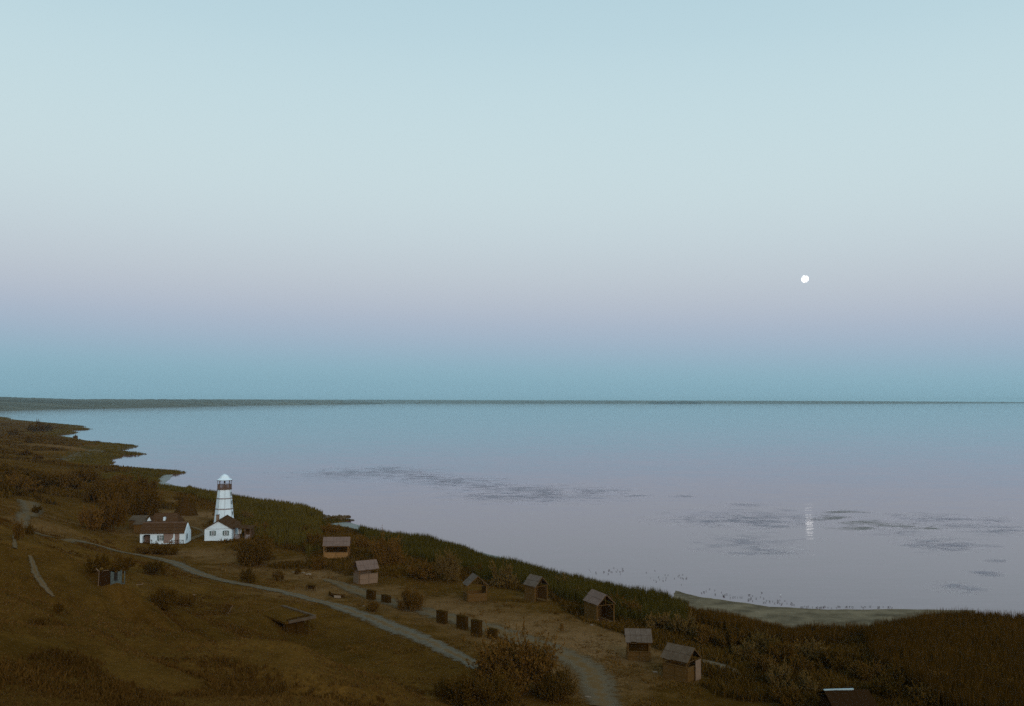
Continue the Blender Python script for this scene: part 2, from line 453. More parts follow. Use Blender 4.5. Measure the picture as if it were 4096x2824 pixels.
# far left land
for a in ((0, 1720, 4), (150, 1760, 5), (0, 1800, 8), (250, 1830, 4), (400, 1850, 3), (0, 1900, 11), (200, 1930, 7), (450, 1950, 4), (600, 1980, 3.5),
          (100, 2050, 10), (300, 2080, 6.5), (480, 2080, 4.2), (-400, 1700, 10), (-400, 1760, 14), (-400, 1900, 20), (-500, 2050, 22), (150, 2120, 9.5),
          (-300, 1680, 6), (20, 1690, 3),
          # village terrace
          (700, 2040, 3.2), (740, 2060, 3.3), (560, 2170, 3.4), (735, 2178, 3.2), (870, 2162, 3), (1000, 2155, 2.8), (900, 2120, 3), (1100, 2200, 2.8),
          (500, 2210, 4.4), (690, 2250, 4), (850, 2305, 3.9), (1100, 2360, 3.6), (1345, 2226, 2.8), (1475, 2325, 2.8), (1500, 2470, 3.5), (1700, 2430, 2.9),
          (1905, 2388, 2.6), (2140, 2390, 2.6), (2387, 2463, 2.6), (2080, 2540, 2.8), (2300, 2650, 2.8), (2555, 2634, 2.6), (2745, 2720, 2.6),
          (1870, 2650, 3.5), (1650, 2560, 3.6), (2048, 2824, 4.5), (2400, 2824, 3.2), (3000, 2824, 2.6), (3400, 2824, 2.4), (3800, 2700, 1.6),
          (3300, 2600, 1.6), (4300, 2800, 1.8), (5200, 2824, 2), (2900, 2600, 1.8), (360, 2160, 6.0), (300, 2130, 7.5), (1250, 2400, 3.5), (1190, 2560, 3.7), (1280, 2500, 3.6), (1040, 2452, 5.75), (1128, 2424, 5.35), (1070, 2478, 5.45), (1000, 2462, 6.0)):
    cz(*a)
# the hillside below the spurs
for a in ((400, 2640, 50), (0, 2700, 42), (0, 2824, 35), (500, 2824, 39), (1000, 2824, 43), (1400, 2870, 46), (-500, 2700, 38),
          (0, 2500, 56), (300, 2545, 58), (550, 2600, 58),
          (440, 2318, 120), (650, 2400, 119), (850, 2455, 118), (50, 2120, 135), (-400, 2172, 85), (-400, 2400, 65)):
    cd(*a)
CTRL += [(-27, 74, 7.5), (-20, 71, 7.5), (-12, 70, 7.0), (-36, 77, 10.0), (-48, 80, 13.0), (-6, 73, 5.5), (0, 74, 4.8), (-20, 85, 6.0), (-10, 88, 4.6), (-30, 88, 7.5), (-58, 102, 10.5), (-45, 107, 8.0), (-36, 108, 7.0), (-38, 66, 13.5), (-30, 66, 11.5)]
RIDGES = []      # (polyline with crest heights, slope on the near side, slope on the far side)
for pts, sn, sf in (([(-300, 2135, 88), (0, 2172, 92), (250, 2208, 96), (330, 2275, 98), (420, 2330, 99), (560, 2390, 101), (700, 2445, 101), (800, 2490, 100), (880, 2530, 97), (940, 2565, 93)], .22, .75),
                    ([(-300, 2310, 66), (0, 2350, 70), (230, 2402, 72), (380, 2442, 74), (550, 2500, 76), (680, 2545, 76), (740, 2580, 74)], .20, .7),
                    ([(760, 2625, 57), (850, 2582, 61), (950, 2562, 63), (1060, 2570, 63), (1150, 2592, 62), (1330, 2680, 60), (1480, 2735, 59), (1640, 2795, 58), (1900, 2850, 55)], .16, .75),
                    ([(500, 2560, 62), (620, 2620, 60), (760, 2690, 57), (900, 2760, 54), (1050, 2824, 50)], .2, .55)):
    RIDGES.append((np.array([PD(*q) for q in pts]), sn, sf))
CTRL += [(0, 2, 28.0), (0, 20, 21.5), (4, 38, 14.0), (20, 45, 9.0), (60, 40, 8.0), (110, 30, 6), (-10, 25, 23.5), (-35, 15, 27), (-70, 40, 26), (40, 12, 20), (2, 65, 7.0), (25, 70, 4)]
CTRL = np.array(CTRL)

def tcoord(x, y):
    r = np.hypot(x, y) + 4.0
    a = np.arctan2(x, np.maximum(y, -r))
    return np.stack([a, np.log(r) * 0.75], -1)
def tps(d2):
    return np.where(d2 > 1e-12, 0.5 * d2 * np.log(np.maximum(d2, 1e-12)), 0)
CC = tcoord(CTRL[:, 0], CTRL[:, 1])
nC = len(CC)
K = tps(((CC[:, None] - CC[None]) ** 2).sum(-1)) + np.eye(nC) * 2e-5
A_ = np.zeros((nC + 3, nC + 3)); A_[:nC, :nC] = K
A_[:nC, nC] = 1; A_[:nC, nC + 1:] = CC; A_[nC, :nC] = 1; A_[nC + 1:, :nC] = CC.T
W_ = np.linalg.solve(A_, np.concatenate([CTRL[:, 2], np.zeros(3)]))

LAT = rng.random((256, 256))
def vnoise(x, y):
    xi = np.floor(x).astype(int); yi = np.floor(y).astype(int); fx = x - xi; fy = y - yi
    fx = fx * fx * (3 - 2 * fx); fy = fy * fy * (3 - 2 * fy)
    g = lambda i, j: LAT[(xi + i) & 255, (yi + j) & 255]
    return (g(0, 0) * (1 - fx) + g(1, 0) * fx) * (1 - fy) + (g(0, 1) * (1 - fx) + g(1, 1) * fx) * fy - 0.5

def smooth(e0, e1, x):
    t = np.clip((x - e0) / (e1 - e0), 0, 1); return t * t * (3 - 2 * t)

def H(x, y, sd=None):
    x = np.asarray(x, float); y = np.asarray(y, float); shp = x.shape
    x = x.ravel(); y = y.ravel()
    q = tcoord(x, y); z = np.empty(len(x))
    for i in range(0, len(x), 20000):
        d2 = ((q[i:i + 20000, None] - CC[None]) ** 2).sum(-1)
        z[i:i + 20000] = tps(d2) @ W_[:nC] + W_[nC] + q[i:i + 20000] @ W_[nC + 1:]
    r = np.hypot(x, y)
    z = np.clip(z, 0.6, 32)
    near = (r < 190) & (r > 25) & (x < 30) & (y > 10)
    if near.any():
        xn, yn, zn = x[near], y[near], z[near]
        for pl, sn, sf in RIDGES:
            zr = np.full(len(xn), -1e9)
            for a, b in zip(pl[:-1], pl[1:]):
                d = b - a; ln_ = math.hypot(d[0], d[1])
                t0 = ((xn - a[0]) * d[0] + (yn - a[1]) * d[1]) / ln_ ** 2; tt = np.clip(t0, 0, 1)
                over = np.abs(t0 - tt) * ln_
                side = (d[0] * (yn - a[1]) - d[1] * (xn - a[0])) / ln_
                sl_ = sn + (sf - sn) * smooth(-5, 5, side)
                zr = np.maximum(zr, a[2] + tt * d[2] - sl_ * (np.sqrt(side ** 2 + 1.6 ** 2) - 1.6) - .75 * over - .03 * np.maximum(np.abs(side) - 8, 0) ** 2)
            h_ = np.clip(.5 + .5 * (zr - zn) / 1.0, 0, 1)
            zn = zn * (1 - h_) + zr * h_ + 1.0 * h_ * (1 - h_) * .5
        z[near] = zn
    back = smooth(12, -30, y) * smooth(0.6, 1.3, np.abs(np.arctan2(x, y)))
    z = z * (1 - back) + 28.5 * back
    slope = smooth(3.5, 9, z)
    z = z + slope * (vnoise(x / 9.0, y / 9.0) * 1.1 + vnoise(x / 3.7 + 40, y / 3.7) * 0.45) + vnoise(x / 2.3, y / 2.3 + 9) * 0.12 + vnoise(x / 14, y / 14 + 70) * 0.25
    if sd is None: sd = coast_sd(x, y)
    jit = vnoise(x / 5, y / 5) * 2.0
    prof = np.where(sd < 0, np.maximum(0.12 * sd, -2.6), 0.08 + 0.11 * (sd + np.minimum(jit, sd)))
    prof = prof + 0.5 * np.maximum(sd - 22, 0)
    z = np.minimum(z, prof)
    return z.reshape(shp)

def G(px, py, zoff=0.0):
    """where the line of sight through a photo pixel meets the ground"""
    d = ray(px, py)
    ts = np.concatenate([np.arange(30, 320, 1.0), np.geomspace(320, 3500, 300)])
    ps = np.array([0, 0, CZ]) + d[None] * ts[:, None]
    h = np.maximum(H(ps[:, 0], ps[:, 1]), 0.0) + zoff
    below = np.where(ps[:, 2] < h)[0]
    if len(below) == 0: return ps[-1]
    i = below[0]
    if i == 0: return ps[0]
    g0 = ps[i - 1, 2] - h[i - 1]; g1 = ps[i, 2] - h[i]
    f = g0 / (g0 - g1)
    return ps[i - 1] * (1 - f) + ps[i] * f

# ------------------------------------------------------------------ ground sheet
ang = np.concatenate([np.radians(np.arange(-180, -34, 4.0)), np.radians(np.arange(-33, 33.01, 0.14)), np.radians(np.arange(37, 180.1, 4.0))])
ang[-1] = math.pi
rad = np.concatenate([[0.5, 4, 10, 16, 22], np.arange(28, 255, 0.95), np.geomspace(255, 1700, 330), np.geomspace(1730, 5000, 40)])
AA, RR = np.meshgrid(ang, rad, indexing='ij')
GX = RR * np.sin(AA); GY = RR * np.cos(AA)
SDG = coast_sd(GX, GY)
GZ = H(GX, GY, SDG)
na, nr_ = GX.shape
idx = np.arange(na * nr_).reshape(na, nr_)
faces = np.stack([idx[:-1, :-1], idx[:-1, 1:], idx[1:, 1:], idx[1:, :-1]], -1).reshape(-1, 4)
keep = (SDG.reshape(na, nr_)[:-1, :-1].reshape(-1) > -60)
gm = np_mesh('ground', np.stack([GX, GY, GZ], -1).reshape(-1, 3), faces[keep], M['ground'], True)
# worn soil of the village yard
soil = np.zeros(na * nr_)
SP = [(1000, 2280, 9, .5), (1150, 2250, 8, .5), (1250, 2300, 7, .7), (800, 2215, 7, .7), (900, 2230, 8, .6), (1300, 2360, 7, .6), (1180, 2380, 7, .6), (1500, 2370, 6, .6), (1600, 2410, 7, .6),
      (1750, 2430, 8, .7), (1850, 2450, 8, .7), (1950, 2480, 8, .7), (2100, 2520, 9, .8), (2250, 2580, 9, .8), (2400, 2585, 8, .9), (2470, 2588, 5, .8), (2320, 2570, 8, .9), (2550, 2660, 7, .5), (2300, 2700, 8, .7),
      (2150, 2390, 3, .6), (2440, 2480, 3, .9), (130, 2050, 10, .4), (160, 2110, 9, .5), (680, 2080, 7, .5), (770, 2090, 8, .6), (830, 2060, 8, .9), (700, 2025, 7, .8), (790, 2010, 8, .9), (850, 2030, 8, .9), (660, 2050, 7, .7), (740, 2075, 6, .7), (960, 2105, 6, .5),
      (560, 2130, 8, .5), (2700, 2610, 5, .6), (1450, 2215, 4, .5), (600, 2040, 10, .4), (300, 1790, 30, .7), (430, 1800, 40, .6), (100, 1740, 60, .3), (200, 1800, 50, .3)]
fx = GX.reshape(-1); fy = GY.reshape(-1)
for px, py, rr_, s_ in SP:
    g = G(px, py)
    soil = np.maximum(soil, s_ * np.exp(-((fx - g[0]) ** 2 + (fy - g[1]) ** 2) / (2 * rr_ ** 2)))
at = gm.attributes.new('soil', 'FLOAT', 'POINT'); at.data.foreach_set('value', soil.astype(np.float32))
ground = tag(link('ground', gm), 'brown dry grass hillside falling to the shore terrace', None, None, 'structure')

# ------------------------------------------------------------------ water
nW = 96
wv = [(0, 0, 0)] + [(28000 * math.cos(2 * math.pi * i / nW), 28000 * math.sin(2 * math.pi * i / nW), 0) for i in range(nW)]
wf = [(0, 1 + i, 1 + (i + 1) % nW) for i in range(nW)]
water = tag(link('water', np_mesh('water', wv, wf, M['water'])), 'calm bay reflecting the pink and blue evening sky', None, None, 'structure')

# ------------------------------------------------------------------ far shore
def far_land(name, cols, label, rows=9, amp=1.0):
    vs = []; n = len(cols)
    for px, pw_, pt, depth in cols:
        d0 = CZ * F / max(pw_ - 1606, 2.0)
        d1 = d0 + depth
        zt = CZ + (1606 - pt) / F * d1
        for k in range(rows):
            s = k / (rows - 1)
            d = d0 + (d1 - d0) * s
            z = -1.5 if k == 0 else zt * (s ** 0.8) * (1 + amp * 0.06 * (random.random() - 0.5)) + 0.4
            if k == 1: z = min(z, 3.0)
            vs.append(((px - 2048) / F * d, d, z))
    # closing row behind
    fs = []
    for i in range(n - 1):
        for k in range(rows - 1):
            fs.append((i * rows + k, (i + 1) * rows + k, (i + 1) * rows + k + 1, i * rows + k + 1))
    o = link(name, np_mesh(name, vs, fs, M['far'], True))
    return tag(o, label, None, None, 'structure')

def lerp_cols(keys, step):
    xs = np.arange(keys[0][0], keys[-1][0] + 1, step)
    a = np.array(keys, float)
    return [(x, np.interp(x, a[:, 0], a[:, 1]), np.interp(x, a[:, 0], a[:, 2]) + (random.random() - .5) * .5, np.interp(x, a[:, 0], a[:, 3])) for x in xs]
far_land('far_shore', lerp_cols([(-900, 1662, 1578, 3000), (0, 1645, 1588, 3500), (160, 1640, 1592, 3500), (300, 1637, 1597, 3300), (512, 1633, 1597, 3000), (1024, 1621, 1598, 3000), (1300, 1618, 1601, 2500), (1470, 1617, 1608, 1500), (1560, 1616, 1616, 600)], 14), 'low brown far shore across the bay at left')
far_land('far_hills', lerp_cols([(900, 1617, 1598, 2500), (1500, 1613.5, 1599, 2500), (2048, 1614, 1601, 2500), (2600, 1614, 1602, 2500), (3400, 1614.5, 1604, 2000), (3700, 1614, 1606, 2000), (4096, 1613, 1608, 2000), (5200, 1614, 1608, 1500)], 14), 'thin blue grey strip of far coast on the horizon')

# line of dark woodland on the far shore
vs = []; fs = []
for i in range(420):
    px = -300 + 860 * random.random()
    py = 1621 + 4 * random.random() - (px / 560) * 3 + (2 if px > 350 else 0)
    D = 4700 + 500 * random.random() + px * 1.6
    p = PD(px, py, D); r = 9 + 10 * random.random(); h = 8 + 9 * random.random()
    b0 = len(vs)
    for k in range(6):
        a = k * math.pi / 3 + random.random() * .5
        vs.append((p[0] + r * math.cos(a), p[1] + r * math.sin(a), p[2] - 12))
    for k in range(6):
        a = k * math.pi / 3 + random.random() * .5
        vs.append((p[0] + r * .9 * math.cos(a), p[1] + r * .9 * math.sin(a), p[2] + h * .5))
    vs.append((p[0], p[1], p[2] + h))
    for k in range(6):
        fs.append((b0 + k, b0 + (k + 1) % 6, b0 + 6 + (k + 1) % 6)); fs.append((b0 + k, b0 + 6 + (k + 1) % 6, b0 + 6 + k))
        fs.append((b0 + 6 + k, b0 + 6 + (k + 1) % 6, b0 + 12))
tag(link('far_woodland', np_mesh('far_woodland', vs, fs, M['far_tree'])), 'dark line of woodland along the far left shore', 'woodland', None, 'stuff')

vs = []; fs = []
for i in range(90):
    px = random.choice((random.uniform(2598, 2665), random.uniform(2665, 2800), random.uniform(2730, 2790)))
    p = PD(px, 1614.2, 14300 + 300 * random.random()); r = 30 + 25 * random.random(); h = 20 + 16 * random.random()
    b0 = len(vs)
    for lev, rr2 in ((-3, 1.0), (h * .55, .9)):
        for k in range(6):
            a = k * math.pi / 3 + random.random() * .5
            vs.append((p[0] + r * rr2 * math.cos(a), p[1] + r * rr2 * math.sin(a), lev))
    vs.append((p[0], p[1], h))
    for k in range(6):
        fs.append((b0 + k, b0 + (k + 1) % 6, b0 + 6 + (k + 1) % 6)); fs.append((b0 + k, b0 + 6 + (k + 1) % 6, b0 + 6 + k))
        fs.append((b0 + 6 + k, b0 + 6 + (k + 1) % 6, b0 + 12))
tag(link('far_woodland', np_mesh('far_woodland', vs, fs, M['far_tree'])), 'small dark wood on the horizon right of the middle', 'woodland', None, 'stuff')

# ------------------------------------------------------------------ moon
md = ray(3220, 1116); md = md / np.linalg.norm(md) * 45000
bm = bmesh.new(); bmesh.ops.create_icosphere(bm, subdivisions=4, radius=45000 * 27.5 / F / 2)
me = bpy.data.meshes.new('moon'); bm.to_mesh(me); bm.free(); me.materials.append(M['moon'])
me.polygons.foreach_set('use_smooth', np.ones(len(me.polygons), bool))
mo = link('moon', me); mo.location = Vector(md) + Vector((0, 0, CZ)); mo.scale = (0.94, 1, 1); mo.rotation_euler = (0, math.radians(12), 0)
tag(mo, 'pale almost full moon low in the evening sky', 'moon')

# ------------------------------------------------------------------ air
mb = MB().box(-32000, 32000, -32000, 32000, -4.5, 95)
m = bpy.data.materials.new('air'); m.use_nodes = True; t = m.node_tree
for n in list(t.nodes):
    if n.type != 'OUTPUT_MATERIAL': t.nodes.remove(n)
pv = t.nodes.new('ShaderNodeVolumePrincipled')
pv.inputs['Color'].default_value = (0.66, 0.92, 1.0, 1); pv.inputs['Density'].default_value = 0.000036
t.links.new(pv.outputs[0], [n for n in t.nodes if n.type == 'OUTPUT_MATERIAL'][0].inputs['Volume'])
tag(mb.build('haze', m), 'thin blue evening haze over the bay', None, None, 'stuff')

# ------------------------------------------------------------------ flat shore pieces
def flat_poly(name, pts, z, mat, label, jit=0.0):
    bm = bmesh.new()
    ring = []
    n = len(pts)
    for i in range(n):
        a = np.array(pts[i]); b = np.array(pts[(i + 1) % n])
        for k in range(6):
            q = a + (b - a) * k / 6
            ring.append(bm.verts.new((q[0] + (random.random() - .5) * jit, q[1] + (random.random() - .5) * jit, z)))
    bm.faces.new(ring)
    bmesh.ops.triangulate(bm, faces=bm.faces)
    bmesh.ops.recalc_face_normals(bm, faces=bm.faces)
    for f in bm.faces:
        if f.normal.z < 0: f.normal_flip()
    me = bpy.data.meshes.new(name); bm.to_mesh(me); bm.free(); me.materials.append(mat)
    return tag(link(name, me), label, None, None, 'structure')

far_edge = wp((2700, 2362, 0), (2800, 2388, 0), (2920, 2403, 0), (3080, 2426, 0), (3300, 2438, 0), (3560, 2437, 0), (3900, 2440, 0))
near_edge = wp((3900, 2500, 0), (3640, 2510, 0), (3480, 2520, 0), (3400, 2560, 0), (3200, 2560, 0), (2900, 2500, 0), (2720, 2460, 0), (2690, 2400, 0))
flat_poly('mudflat', far_edge + near_edge, 0.012, M['mud'], 'grey wet mud bank between the reeds and the water', 0.5)
flat_poly('shallows', wp((1180, 2088, 0), (1330, 2088, 0), (1400, 2090, 0), (1450, 2106, 0), (1500, 2120, 0), (1350, 2122, 0), (1250, 2108, 0)), 0.010, M['shallow'], 'pale shallow water behind the stone breakwater', 0.5)
flat_poly('shallows', wp((560, 1900, 0), (690, 1898, 0), (680, 1915, 0), (665, 1930, 0), (700, 1942, 0), (760, 1950, 0), (600, 1952, 0)), 0.010, M['shallow'], 'pale shallows in the small cove left of the lighthouse', 1.0)
flat_poly('shallows', wp((1835, 2190, 0), (1860, 2196, 0), (1990, 2225, 0), (2100, 2250, 0), (1950, 2250, 0), (1850, 2230, 0)), 0.010, M['shallow'], 'pale shallow strip off the stepped end of the reeds', 0.5)

# ------------------------------------------------------------------ tracks
TRACKS = []
def track(name, pts, widths, mat, label, lift=0.05, zoff=0):
    """pts photo pixels along the middle, widths in metres"""
    ps = [G(*p)[:2] for p in pts]
    d = [0]
    for a, b in zip(ps[:-1], ps[1:]): d.append(d[-1] + float(np.hypot(*(b - a))))
    n = int(d[-1] / 0.8) + 2
    s = np.linspace(0, d[-1], n)
    ps = np.array(ps)
    x = np.interp(s, d, ps[:, 0]); y = np.interp(s, d, ps[:, 1]); w = np.interp(s, d, widths)
    for _ in range(12):
        x[1:-1] = (x[:-2] + 2 * x[1:-1] + x[2:]) / 4; y[1:-1] = (y[:-2] + 2 * y[1:-1] + y[2:]) / 4
    tx = np.gradient(x); ty = np.gradient(y); l = np.hypot(tx, ty); tx /= l; ty /= l
    m_ = 15
    ac = np.linspace(-1, 1, m_)
    X = x[:, None] + ty[:, None] * -ac[None] * w[:, None] / 2
    Y = y[:, None] + tx[:, None] * ac[None] * w[:, None] / 2
    Z = H(X, Y)
    # shave the small bumps so that the sheet stays above the ground mesh
    Z = Z + lift + 0.06 * (1 - np.abs(ac[None]) ** 2)
    ii = np.arange(n * m_).reshape(n, m_)
    f = np.stack([ii[:-1, :-1], ii[1:, :-1], ii[1:, 1:], ii[:-1, 1:]], -1).reshape(-1, 4)
    TRACKS.append(np.stack([x, y, w], -1))
    me = np_mesh(name, np.stack([X, Y, Z], -1).reshape(-1, 3), f, mat, True)
    a = me.attributes.new('across', 'FLOAT', 'POINT'); a.data.foreach_set('value', np.tile(ac, n).astype(np.float32))
    return tag(link(name, me), label, None, None, 'structure')

track('gravel_road', [(290, 2160), (400, 2182), (500, 2212), (600, 2228), (690, 2250), (780, 2290), (900, 2325), (1100, 2362), (1300, 2412), (1500, 2478), (1650, 2540), (1780, 2600), (1900, 2660), (2000, 2720)],
      [2, 3, 3.4, 3.6, 3.8, 3.8, 3.6, 3.6, 3.7, 4.0, 4.0, 3.6, 2.8, 1.5], M['gravel'], 'pale grey gravel road running down from the white houses')
track('yard_road', [(1300, 2318), (1360, 2335), (1430, 2365), (1500, 2392), (1600, 2420), (1700, 2446), (1820, 2478), (1930, 2505), (2050, 2545), (2150, 2580), (2270, 2625), (2370, 2690), (2400, 2780), (2420, 2830)],
      [1.5, 3, 4.5, 4.5, 4.5, 5, 5.5, 6, 6, 6, 6, 5.5, 5, 5], M['gravel_warm'], 'grey gravel yard road behind the row of dark boards')
track('sand_path', [(2800, 2640), (2850, 2655), (2920, 2680), (2960, 2700)], [1.0, 2.6, 2.4, 0.6], M['gravel'], 'short pale sandy path right of the nearest shed')
track('sand_beach', [(235, 1838), (300, 1826), (360, 1812), (430, 1800), (500, 1792), (535, 1787)], [4, 9, 12, 14, 14, 8], M['gravel'], 'pale sandy strip behind the reeds on the far left shore', 0.15)
track('hill_path', [(110, 2005), (125, 2030), (120, 2055), (85, 2090), (130, 2130), (200, 2150), (290, 2160)], [6, 6, 4, 3, 3, 2.5, 2], M['gravel_warm'], 'pale bare path on the slope far left')
track('shore_path', [(745, 2165), (790, 2145), (830, 2130), (790, 2115), (760, 2105)], [1.5, 2, 2, 1.5, 1], M['gravel_warm'], 'narrow path between the two white houses')
track('foot_path', [(60, 2195), (58, 2150), (90, 2080)], [.6, .7, .6], M['gravel_warm'], 'thin foot path climbing the left slope')
track('foot_path', [(120, 2225), (140, 2270), (140, 2310), (160, 2350), (215, 2390)], [.5, .7, .9, .8, .4], M['gravel_warm'], 'thin foot path bending over the near left spur')

# ================================================================== buildings
def ground_at(x, y): return float(H(np.array([x]), np.array([y]))[0])

def window(parent, x, y, z, w, h, face='front', shutters=True, name='window', sw=0.32, open_=True):
    """window on a wall facing -y (front) or +x (side)"""
    rot = Matrix.Identity(4) if face == 'front' else Matrix.Rotation(math.radians(90), 4, 'Z')
    T = Matrix.Translation((x, y, z)) @ rot
    f = MB()
    for a in ((-w / 2, w / 2, h - .09, h), (-w / 2, w / 2, 0, .09), (-w / 2, -w / 2 + .09, .09, h - .09), (w / 2 - .09, w / 2, .09, h - .09)):
        f.box(a[0], a[1], -.05, .0, a[2], a[3], T)
    fo = f.build(name, M['trim'], parent)
    MB().box(-w / 2 + .09, w / 2 - .09, -.02, .0, .09, h - .09, T).build('pane', M['pane'], fo)
    g = MB().box(-.025, .025, -.035, -.02, .09, h - .09, T); g.box(-w / 2 + .09, -.025, -.034, -.02, h * .52, h * .52 + .05, T); g.box(.025, w / 2 - .09, -.034, -.02, h * .52, h * .52 + .05, T)
    g.build('glazing_bar', M['trim'], fo)
    MB().box(-w / 2 - .05, w / 2 + .05, -.10, -.003, -.08, -.003, T).build('sill', M['shutter'], fo)
    MB().box(-w / 2 - .05, w / 2 + .05, -.09, -.003, h + .003, h + .08, T).build('lintel', M['shutter'], fo)
    if shutters:
        for s in (-1, 1):
            x0, x1 = (w / 2 + .02, w / 2 + .02 + sw) if s > 0 else (-w / 2 - .02 - sw, -w / 2 - .02)
            MB().box(x0, x1, -.06, -.003, -.02, h + .02, T).build('shutter', M['shutter'], fo)
    return fo

def gable_house(name, label, loc, rz, W, D, eave, ridge, over=0.3, wallmat='white', roofmat='roof_brown', courses=3):
    """gable faces -y; ridge along y; origin front middle"""
    t = thing(name, label, 'house', loc, rz)
    MB().prism([(-W / 2, -0.6), (W / 2, -0.6), (W / 2, eave), (0, ridge), (-W / 2, eave)], 0, D).build('wall', M[wallmat], t)
    sl = (ridge - eave) / (W / 2)
    for s in (-1, 1):
        rf = None
        for k in range(courses):
            a0 = k / courses; a1 = (k + 1) / courses
            xe = W / 2 + over
            x0, x1 = s * xe * (1 - a0), s * xe * (1 - a1)
            z0 = ridge - sl * abs(x0) + .16; z1 = ridge - sl * abs(x1) + .16
            lift = .03 * (k)
            q = [(x0, -over, z0 + .05), (x0, D + over, z0 + .05), (x1, D + over, z1 + .0), (x1, -over, z1)]
            if k == 0:
                rf = MB().slab(q, .12).build('roof_slope', M[roofmat], t)
            else:
                MB().slab(q, .12).build('roof_course', M[roofmat], rf)
    MB().box(-.13, .13, -over - .02, D + over + .02, ridge + .06, ridge + .22).build('ridge_board', M[roofmat], t)
    return t

# ------------------------------------------------------------------ keeper's house
hp = G(872, 2163)
keeper = gable_house('keeper_house', 'white gabled house with brown roof in front of the lighthouse', (hp[0], hp[1], ground_at(hp[0], hp[1])), math.radians(6), 5.7, 9.6, 2.5, 4.15)
window(keeper, -1.12, 0, 1.15, .62, .95)
window(keeper, 1.62, 0, 1.15, .62, .95)
MB().box(-2.86, 2.86, -.03, -.003, 2.5, 2.56).build('string_course', M['band'], keeper)
MB().box(-2.9, 2.9, -.05, 0.3, -.6, .12).build('plinth', M['trim'], keeper)
ch = MB().box(-1.75, -1.15, 6.0, 6.6, 2.9, 4.7).build('chimney', M['wood_pale'], keeper)
MB().box(-1.82, -1.08, 5.93, 6.67, 4.703, 4.84).build('chimney_cap', M['rail_brown'], ch)
# porch on its right side
px0, px1, py0, py1 = 3.15, 6.6, 1.2, 5.6
pr = MB().slab([(2.86, py0 - .3, 2.75), (2.86, py1 + .3, 2.75), (px1 + .3, py1 + .3, 2.35), (px1 + .3, py0 - .3, 2.35)], .12).build('porch_roof', M['roof_brown'], keeper)
MB().box(2.86, px1 + .1, py0 - .1, py1, .02, .2).build('porch_floor', M['wood_mid'], keeper)
for x, y in ((3.2, py0), (4.35, py0), (5.45, py0), (6.55, py0), (6.55, 3.4), (6.55, py1), (4.8, py1)):
    MB().box(x - .07, x + .07, y - .07, y + .07, .2, 2.32).build('porch_post', M['rail_brown'], keeper)
for x0, x1 in ((3.27, 4.28), (5.52, 6.48)):
    rl = MB().box(x0, x1, py0 - .04, py0 + .04, 1.02, 1.1).build('porch_rail', M['rail_brown'], keeper)
    n = 7
    for i in range(n):
        xx = x0 + (i + .5) * (x1 - x0) / n
        MB().box(xx - .045, xx + .045, py0 - .025, py0 + .025, .203, 1.017).build('baluster', M['band'], rl)
MB().box(4.7, px1 - .3, py1 - .8, py1 - .6, .2, 2.45).build('porch_wall', M['wood_mid'], keeper)
MB().box(2.853, 2.90, 2.2, 3.1, .2, 2.15).build('porch_door', M['trim'], keeper)
MB().box(3.5, 4.3, 3.4, 3.5, .95, 2.15).build('porch_window', M['trim'], keeper)

# ------------------------------------------------------------------ lighthouse
ly = 214.5
lx = float(PD(897, 2030, ly)[0])
lz = ground_at(lx, ly)
lh = thing('lighthouse', 'white eight-sided tapering lighthouse with brown gallery and white cap', 'lighthouse', (lx, ly, lz))
camdir = math.atan2(-ly, -lx)
PH = camdir + math.radians(4)
zz = lambda py: CZ - (py - 1606) / F * ly - lz
ztop = zz(1955)
rb, rt = 2.45, 1.52
rad_at = lambda z: rb + (rt - rb) * z / ztop
z1, z2, z0b = zz(2030), zz(1989), zz(2090)
# three tiers, each a tapering octagon
tiers = [(-1.0, z1 - .14), (z1 + .14, z2 - .14), (z2 + .14, ztop)]
for a, b_ in tiers:
    ti = MB().lathe([(rad_at(a), a), (rad_at(b_), b_)], 8, PH).build('tower_tier', M['tower_white'], lh)
    for i in range(8):
        an = PH + i * math.pi / 4
        p = lambda z, e: ((rad_at(z) + e) * math.cos(an), (rad_at(z) + e) * math.sin(an), z)
        MB().bar(p(a, .0), p(b_, .0), .035, 4).build('corner_strip', M['band'], ti)
for zb in (z1, z2):
    MB().lathe([(rad_at(zb) + .02, zb - .137), (rad_at(zb) + .09, zb - .10), (rad_at(zb) + .09, zb + .10), (rad_at(zb) + .02, zb + .137)], 8, PH).build('tower_band', M['band'], lh)
MB().lathe([(2.95, -1), (2.8, zz(2103)), (2.36, zz(2086))], 8, PH).build('base_skirt', M['tower_white'], lh)
# small windows on the right-hand faces
for zc, k, nm in ((zz(1972), 1, 0), (zz(2006), 1, 0), (zz(2049), 1, 0)):
    an = PH + (k + .5) * math.pi / 4
    rr_ = rad_at(zc) * math.cos(math.pi / 8)
    T = Matrix.Translation((rr_ * math.cos(an), rr_ * math.sin(an), zc)) @ Matrix.Rotation(an + math.pi / 2, 4, 'Z')
    wf_ = MB().box(-.22, .22, -.09, .05, -.42, .42, T).build('window', M['shutter'], lh)
    MB().box(-.15, .15, -.11, -.093, -.35, .35, T).build('pane', M['pane'], wf_)
